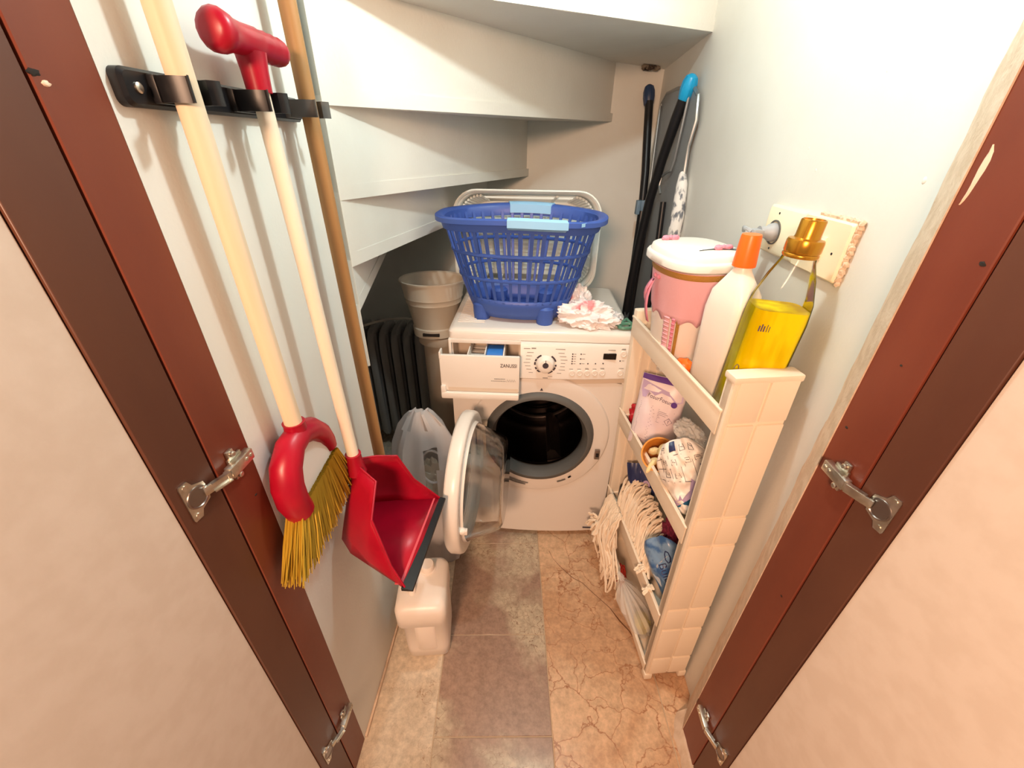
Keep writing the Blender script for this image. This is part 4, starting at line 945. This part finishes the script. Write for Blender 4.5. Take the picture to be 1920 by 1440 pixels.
for i in range(120):
    v0 = rnd(.335, .44); v1 = v0 - rnd(-.02, .10); w = rnd(-.034, -.002)
    zt = T3 - rnd(.03, .07); ze = rnd(.03, .12)
    pts = [V((.006, v0, T3 + .058 + rnd(0, .01))), V((w * .35 + rnd(-.004, 0), v0 + rnd(-.01, .01), T3 + .035)), V((w * .9 + rnd(-.02, .004), v0 - .01 + rnd(-.03, .03), zt)), V((w + rnd(-.014, .008), v1 + rnd(-.02, .02), (zt + ze) / 2)), V((w + rnd(-.016, .012), v1 + rnd(-.03, .02), ze))]
    strand(b, [RM @ p for p in pts], .0034)
for i in range(34):
    a = rnd(0, 2 * PI); c = V((-.026, .425, .195)); d = V((rnd(-.045, -.005), rnd(-.05, .05), rnd(-.02, .04)))
    strand(b, [RM @ c, RM @ (c + d * .5 + V((0, 0, .012))), RM @ (c + d + V((0, 0, -.012 + rnd(-.02, .01))))], .0033)
o = obj('hanging_strands', b, YARN, t); o['kind'] = 'stuff'
for v0, z in ((.150, .003), (.085, .002)):
    b = B()
    for i in range(7): strand(b, [RM @ V(p) for p in ((.020, v0 + rnd(-.01, .01), T3 + .06), (.010, v0 + .004 + rnd(-.01, .01), T3 + .056 + rnd(0, .004)), (-.004 + rnd(-.006, .002), v0 + rnd(-.012, .012), T3 + .048 + rnd(-.004, .004)))], .0032)
    obj('rim_tuft', b, YARN, t)
b = B(); bxl(b, (.030, .430, T3 + .01), (.052, .448, T3 + .10), .006); tag(obj('black_grip', b, BLACK), 'black plastic grip standing at the back of the third shelf', 'grip')
NM = face_cam(.085, .385, T3 + .115, (0, 0, 1), .25)
t = thing('navy_packet', 'navy packet with white ovals behind the mop head', 'packet', rk(.085, .385, T3))
b = B(); nf = pillow(b, NM, .085, .22, .03, 7, .006); obj('packet_body', b, NAVY, t)
b = B()
for u, v_, ru, rv in ((-.35, .45, .10, .07), (-.25, .18, .09, .07), (-.15, -.08, .09, .07), (.45, .35, .28, .17)):
    poly(b, nf, [(u + ru * math.cos(a_ * PI / 8), v_ + rv * math.sin(a_ * PI / 8)) for a_ in range(16)], NM, .0012)
poly(b, nf, [(.05, .8), (.12, .2), (.2, -.4)], NM, .0006, .0007)
obj('oval_print', b, PURP2, t)
BMx = face_cam(.072, .105, T3 + .100, (0, 0, 1), .62)
t = thing('blue_packet', 'blue paper-roll packet with script lettering at the front of the third shelf', 'packet', rk(.08, .10, T3))
b = B(); bf = pillow(b, BMx, .110, .215, .060, 9, .009, rnd_c=.2); obj('packet_body', b, BLUEF, t)
b = B(); poly(b, bf, [(-.9, .05), (-.4, .35), (.3, .55), (.85, .5), (.9, .0), (.4, -.10), (-.2, -.2), (-.7, -.28)], BMx, .0015); obj('pale_band', b, mat('pale_grey_blue', (176, 180, 186), .35), t)
b = B(); wrap_text(b, 'Bulu', .032, bf, -.10, .14, -1.5, .055, .107, BMx, .9); poly(b, bf, [(.30, .66), (.20, .58), (.16, .46), (.24, .38), (.36, .40), (.44, .50), (.42, .62), (.30, .66)], BMx, .0008, .0018); obj('lettering', b, NAVY, t)
b = B(); crumple(b, rk(.095, .185, T3 + .16), (.025, .04, .05), 41, sub=4, amp=.5); tag(obj('maroon_cloth', b, MAROON, sharp=25), 'dark maroon cloth wedged between mop and blue packet', 'cloth')
# bottom tray
t = thing('clear_bag', 'knotted clear plastic bag with yellow sponge in the bottom tray', 'bag', rk(.03, .2, T4))
b = B(); rings = []
for z, r in ((.002, .030), (.012, .042), (.035, .050), (.07, .048), (.10, .036), (.122, .020), (.135, .009), (.142, .007), (.152, .011), (.166, .004)):
    rg = []
    for k in range(44):
        a = 2 * PI * k / 44; w = 1 + .09 * math.sin(a * 11) * (1 if z > .06 else .3) + .12 * noise.noise(V((math.cos(a) * 2, math.sin(a) * 2, z * 18)))
        rg.append(rk(.050 - z * .42 + r * .92 * math.cos(a) * w, .150 + z * .45 + r * 1.45 * math.sin(a) * w, T4 + z))
    rings.append(rg)
loft(b, rings); obj('film', b, BAGC, t, sharp=25)
b = B(); crumple(b, rk(.045, .135, T4 + .030), (.026, .036, .024), 12, sub=4, amp=.25); tag(obj('sponge', b, SPONGE), 'yellow-green sponge inside the knotted clear bag', 'sponge')
b = B(); crumple(b, rk(.018, .290, T4 + .050), (.018, .034, .045), 17, sub=4, amp=.4); tag(obj('red_cloth', b, REDCL, sharp=25), 'orange-red cloth behind the knotted clear bag', 'cloth')

# ================================================================== IRONING BOARD IN THE BACK CORNER
t = thing('ironing_board', 'folded ironing board with blue-capped black legs in the back corner', 'ironing board', (.47, 1.8, 0))
def bl(y, z, x): return V((x, y, z))
out = [(1.545, .70), (1.500, 1.05), (1.515, 1.20), (1.545, 1.30), (1.560, 1.40), (1.535, 1.47), (1.560, 1.535), (1.62, 1.562), (1.80, 1.575), (1.93, 1.572), (1.985, 1.545), (1.985, 1.40), (1.955, 1.20), (1.90, .90), (1.87, .40), (1.86, .06), (1.62, .06), (1.58, .40)]
b = B(); loft(b, [[V((.494, y, z)) for y, z in out], [V((.502, y, z)) for y, z in out]]); obj('mesh_top', b, MESHG, t)
b = B(); tube(b, [(.497, y, z) for y, z in out], .0065, 8, loop=True)
tube(b, [(.486, 1.62, 1.545), (.486, 1.632, 1.45), (.486, 1.645, 1.36), (.484, 1.66, 1.325), (.480, 1.70, 1.315), (.476, 1.735, 1.30), (.474, 1.735, 1.27), (.476, 1.71, 1.245)], .0045, 8)
tube(b, [(.486, 1.962, 1.535), (.486, 1.935, 1.35), (.486, 1.92, 1.25)], .004, 8); obj('wire_frame', b, WIRE, t)
b = B(); tube(b, [(.494, 1.555, 1.325), (.494, 1.540, 1.29), (.494, 1.520, 1.20), (.494, 1.515, 1.10), (.494, 1.54, .95), (.494, 1.56, .80)], [.010, .018, .022, .022, .021, .02], 12); obj('cover_edge', b, COVER, t)
b = B(); tube(b, [(.455, 2.03, 1.555), (.462, 2.01, 1.45), (.468, 1.96, 1.30), (.470, 1.925, 1.15), (.468, 1.90, .95), (.462, 1.88, .70), (.455, 1.86, .05)], .0165, 14); obj('leg', b, BLACK, t)
b = B(); tube(b, [(.478, 1.635, 1.540), (.470, 1.66, 1.48), (.462, 1.715, 1.36), (.455, 1.765, 1.22), (.448, 1.79, 1.05), (.442, 1.80, .85), (.436, 1.80, .05)], .0175, 14); obj('leg', b, BLACK, t)
def capf(p, q, r, m):
    b = B(); d = (V(q) - V(p)).normalized(); M = frame(p, d.cross(V((1, 0, 0))).normalized(), d.cross(d.cross(V((1, 0, 0)))).normalized())
    if (M.to_3x3() @ V((0, 0, 1))).dot(d) < 0: M = M @ Matrix.Rotation(PI, 4, 'X')
    lathe(b, [(r * .92, -.004), (r * 1.05, .0), (r * 1.22, .025), (r * 1.2, .045), (r * .9, .062), (r * .4, .068), (.0, .069)], 18, M)
    for k in range(6): a = 2 * PI * k / 6; tube(b, [M @ V((r * c_ * math.cos(a), r * c_ * math.sin(a), z)) for c_, z in ((1.0, 0), (1.22, .025), (1.2, .045), (.9, .061))], .0018, 5)
    obj('foot_cap', b, m, t)
capf((.478, 1.640, 1.532), (.486, 1.612, 1.60), .0185, CYAN); capf((.455, 2.033, 1.545), (.450, 2.045, 1.60), .018, DCYAN)
b = B(); lathe(b, [(.0185, -.02), (.0195, -.016), (.0195, .016), (.0185, .02)], 16, Matrix.Translation((.4700, 1.925, 1.18)) @ Matrix.Rotation(.05, 4, 'X')); box(b, (.440, 1.90, 1.145), (.456, 1.93, 1.20), bev=.003); obj('tape_band', b, TAPE, t)
b = B(); tube(b, [(.484, 1.60, .05), (.484, 1.62, .9), (.484, 1.68, 1.22)], .011, 10); tube(b, [(.474, 1.83, .05), (.476, 1.86, .9), (.480, 1.875, 1.20)], .012, 10); obj('brace', b, BLACK, t)

# ================================================================== SOCKET AND SWITCH
t = thing('power_socket', 'white wall socket plate with grey plug behind the bottles', 'socket', (XR, .900, 1.25))
M = frame((XR, .900, 1.2515), (0, -1, 0), (0, 0, 1))
b = B(); rr_loft(b, [(0, .066, .046, .005, 0, 0), (.007, .066, .046, .005, 0, 0), (.011, .062, .042, .005, 0, 0)], M); rg = obj('plate', b, IVORY, t)
b = B(); lathe(b, [(.024, .0108), (.024, .0135), (.0215, .0135), (.0205, .004), (.001, .004)], 30, M @ Matrix.Translation((-.022, -.004, 0))); sub('socket_well', b, GREY, rg)
for x, z in ((-.022, .033), (-.022, -.036)):
    b = B(); lathe(b, [(.0022, .0108), (.0022, .0118), (.001, .012)], 10, M @ Matrix.Translation((x, z, 0))); sub('screw', b, BLADE, rg)
b = B(); PMx = M @ Matrix.Translation((-.022, -.004, .006)); lathe(b, [(.0185, 0), (.0185, .010), (.0165, .016), (.012, .022), (.0105, .034), (.0120, .036)], 24, PMx); box(b, (-.013, -.006, .030), (.013, .006, .052), PMx, .004); tube(b, [PMx @ V(p) for p in ((0, 0, .05), (-.012, .004, .056), (-.030, .004, .054), (-.045, -.005, .046))], [.005, .0045, .004, .004], 8); tag(obj('plug', b, PLUGM), 'grey round plug pushed into the wall socket', 'plug')
t = thing('light_switch', 'ivory rocker light switch plate right of the gold cap', 'switch', (XR, .767, 1.25))
M = frame((XR, .767, 1.2515), (0, -1, 0), (0, 0, 1))
b = B(); rr_loft(b, [(0, .066, .047, .004, 0, 0), (.009, .066, .047, .004, 0, 0), (.0125, .063, .044, .004, 0, 0)], M); pl_ = obj('plate', b, IVORY, t)
b = B(); box(b, (.005, -.020, .011), (.017, .018, .0145), M, .002); vs = box(b, (.0065, -.017, .012), (.0155, .016, .021), M @ Matrix.Rotation(.12, 4, 'X'), .002); sub('rocker', b, IVORY, pl_)
b = B(); lathe(b, [(.0022, .0120), (.0022, .0130), (.001, .0133)], 10, M @ Matrix.Translation((.040, -.004, 0))); sub('screw', b, BLADE, pl_)
b = B()
for k in range(16): crumple(b, M @ V((.068 + rnd(-.002, .003), -.046 + .094 * k / 15, .004)), (.006, .005, .006), k, sub=1, amp=.4)
for k in range(12): crumple(b, M @ V((-.03 + .095 * k / 11, .049, .004)), (.005, .007, .005), k + 20, sub=1, amp=.4)
sub('plaster_edge', b, ROUGH, pl_)
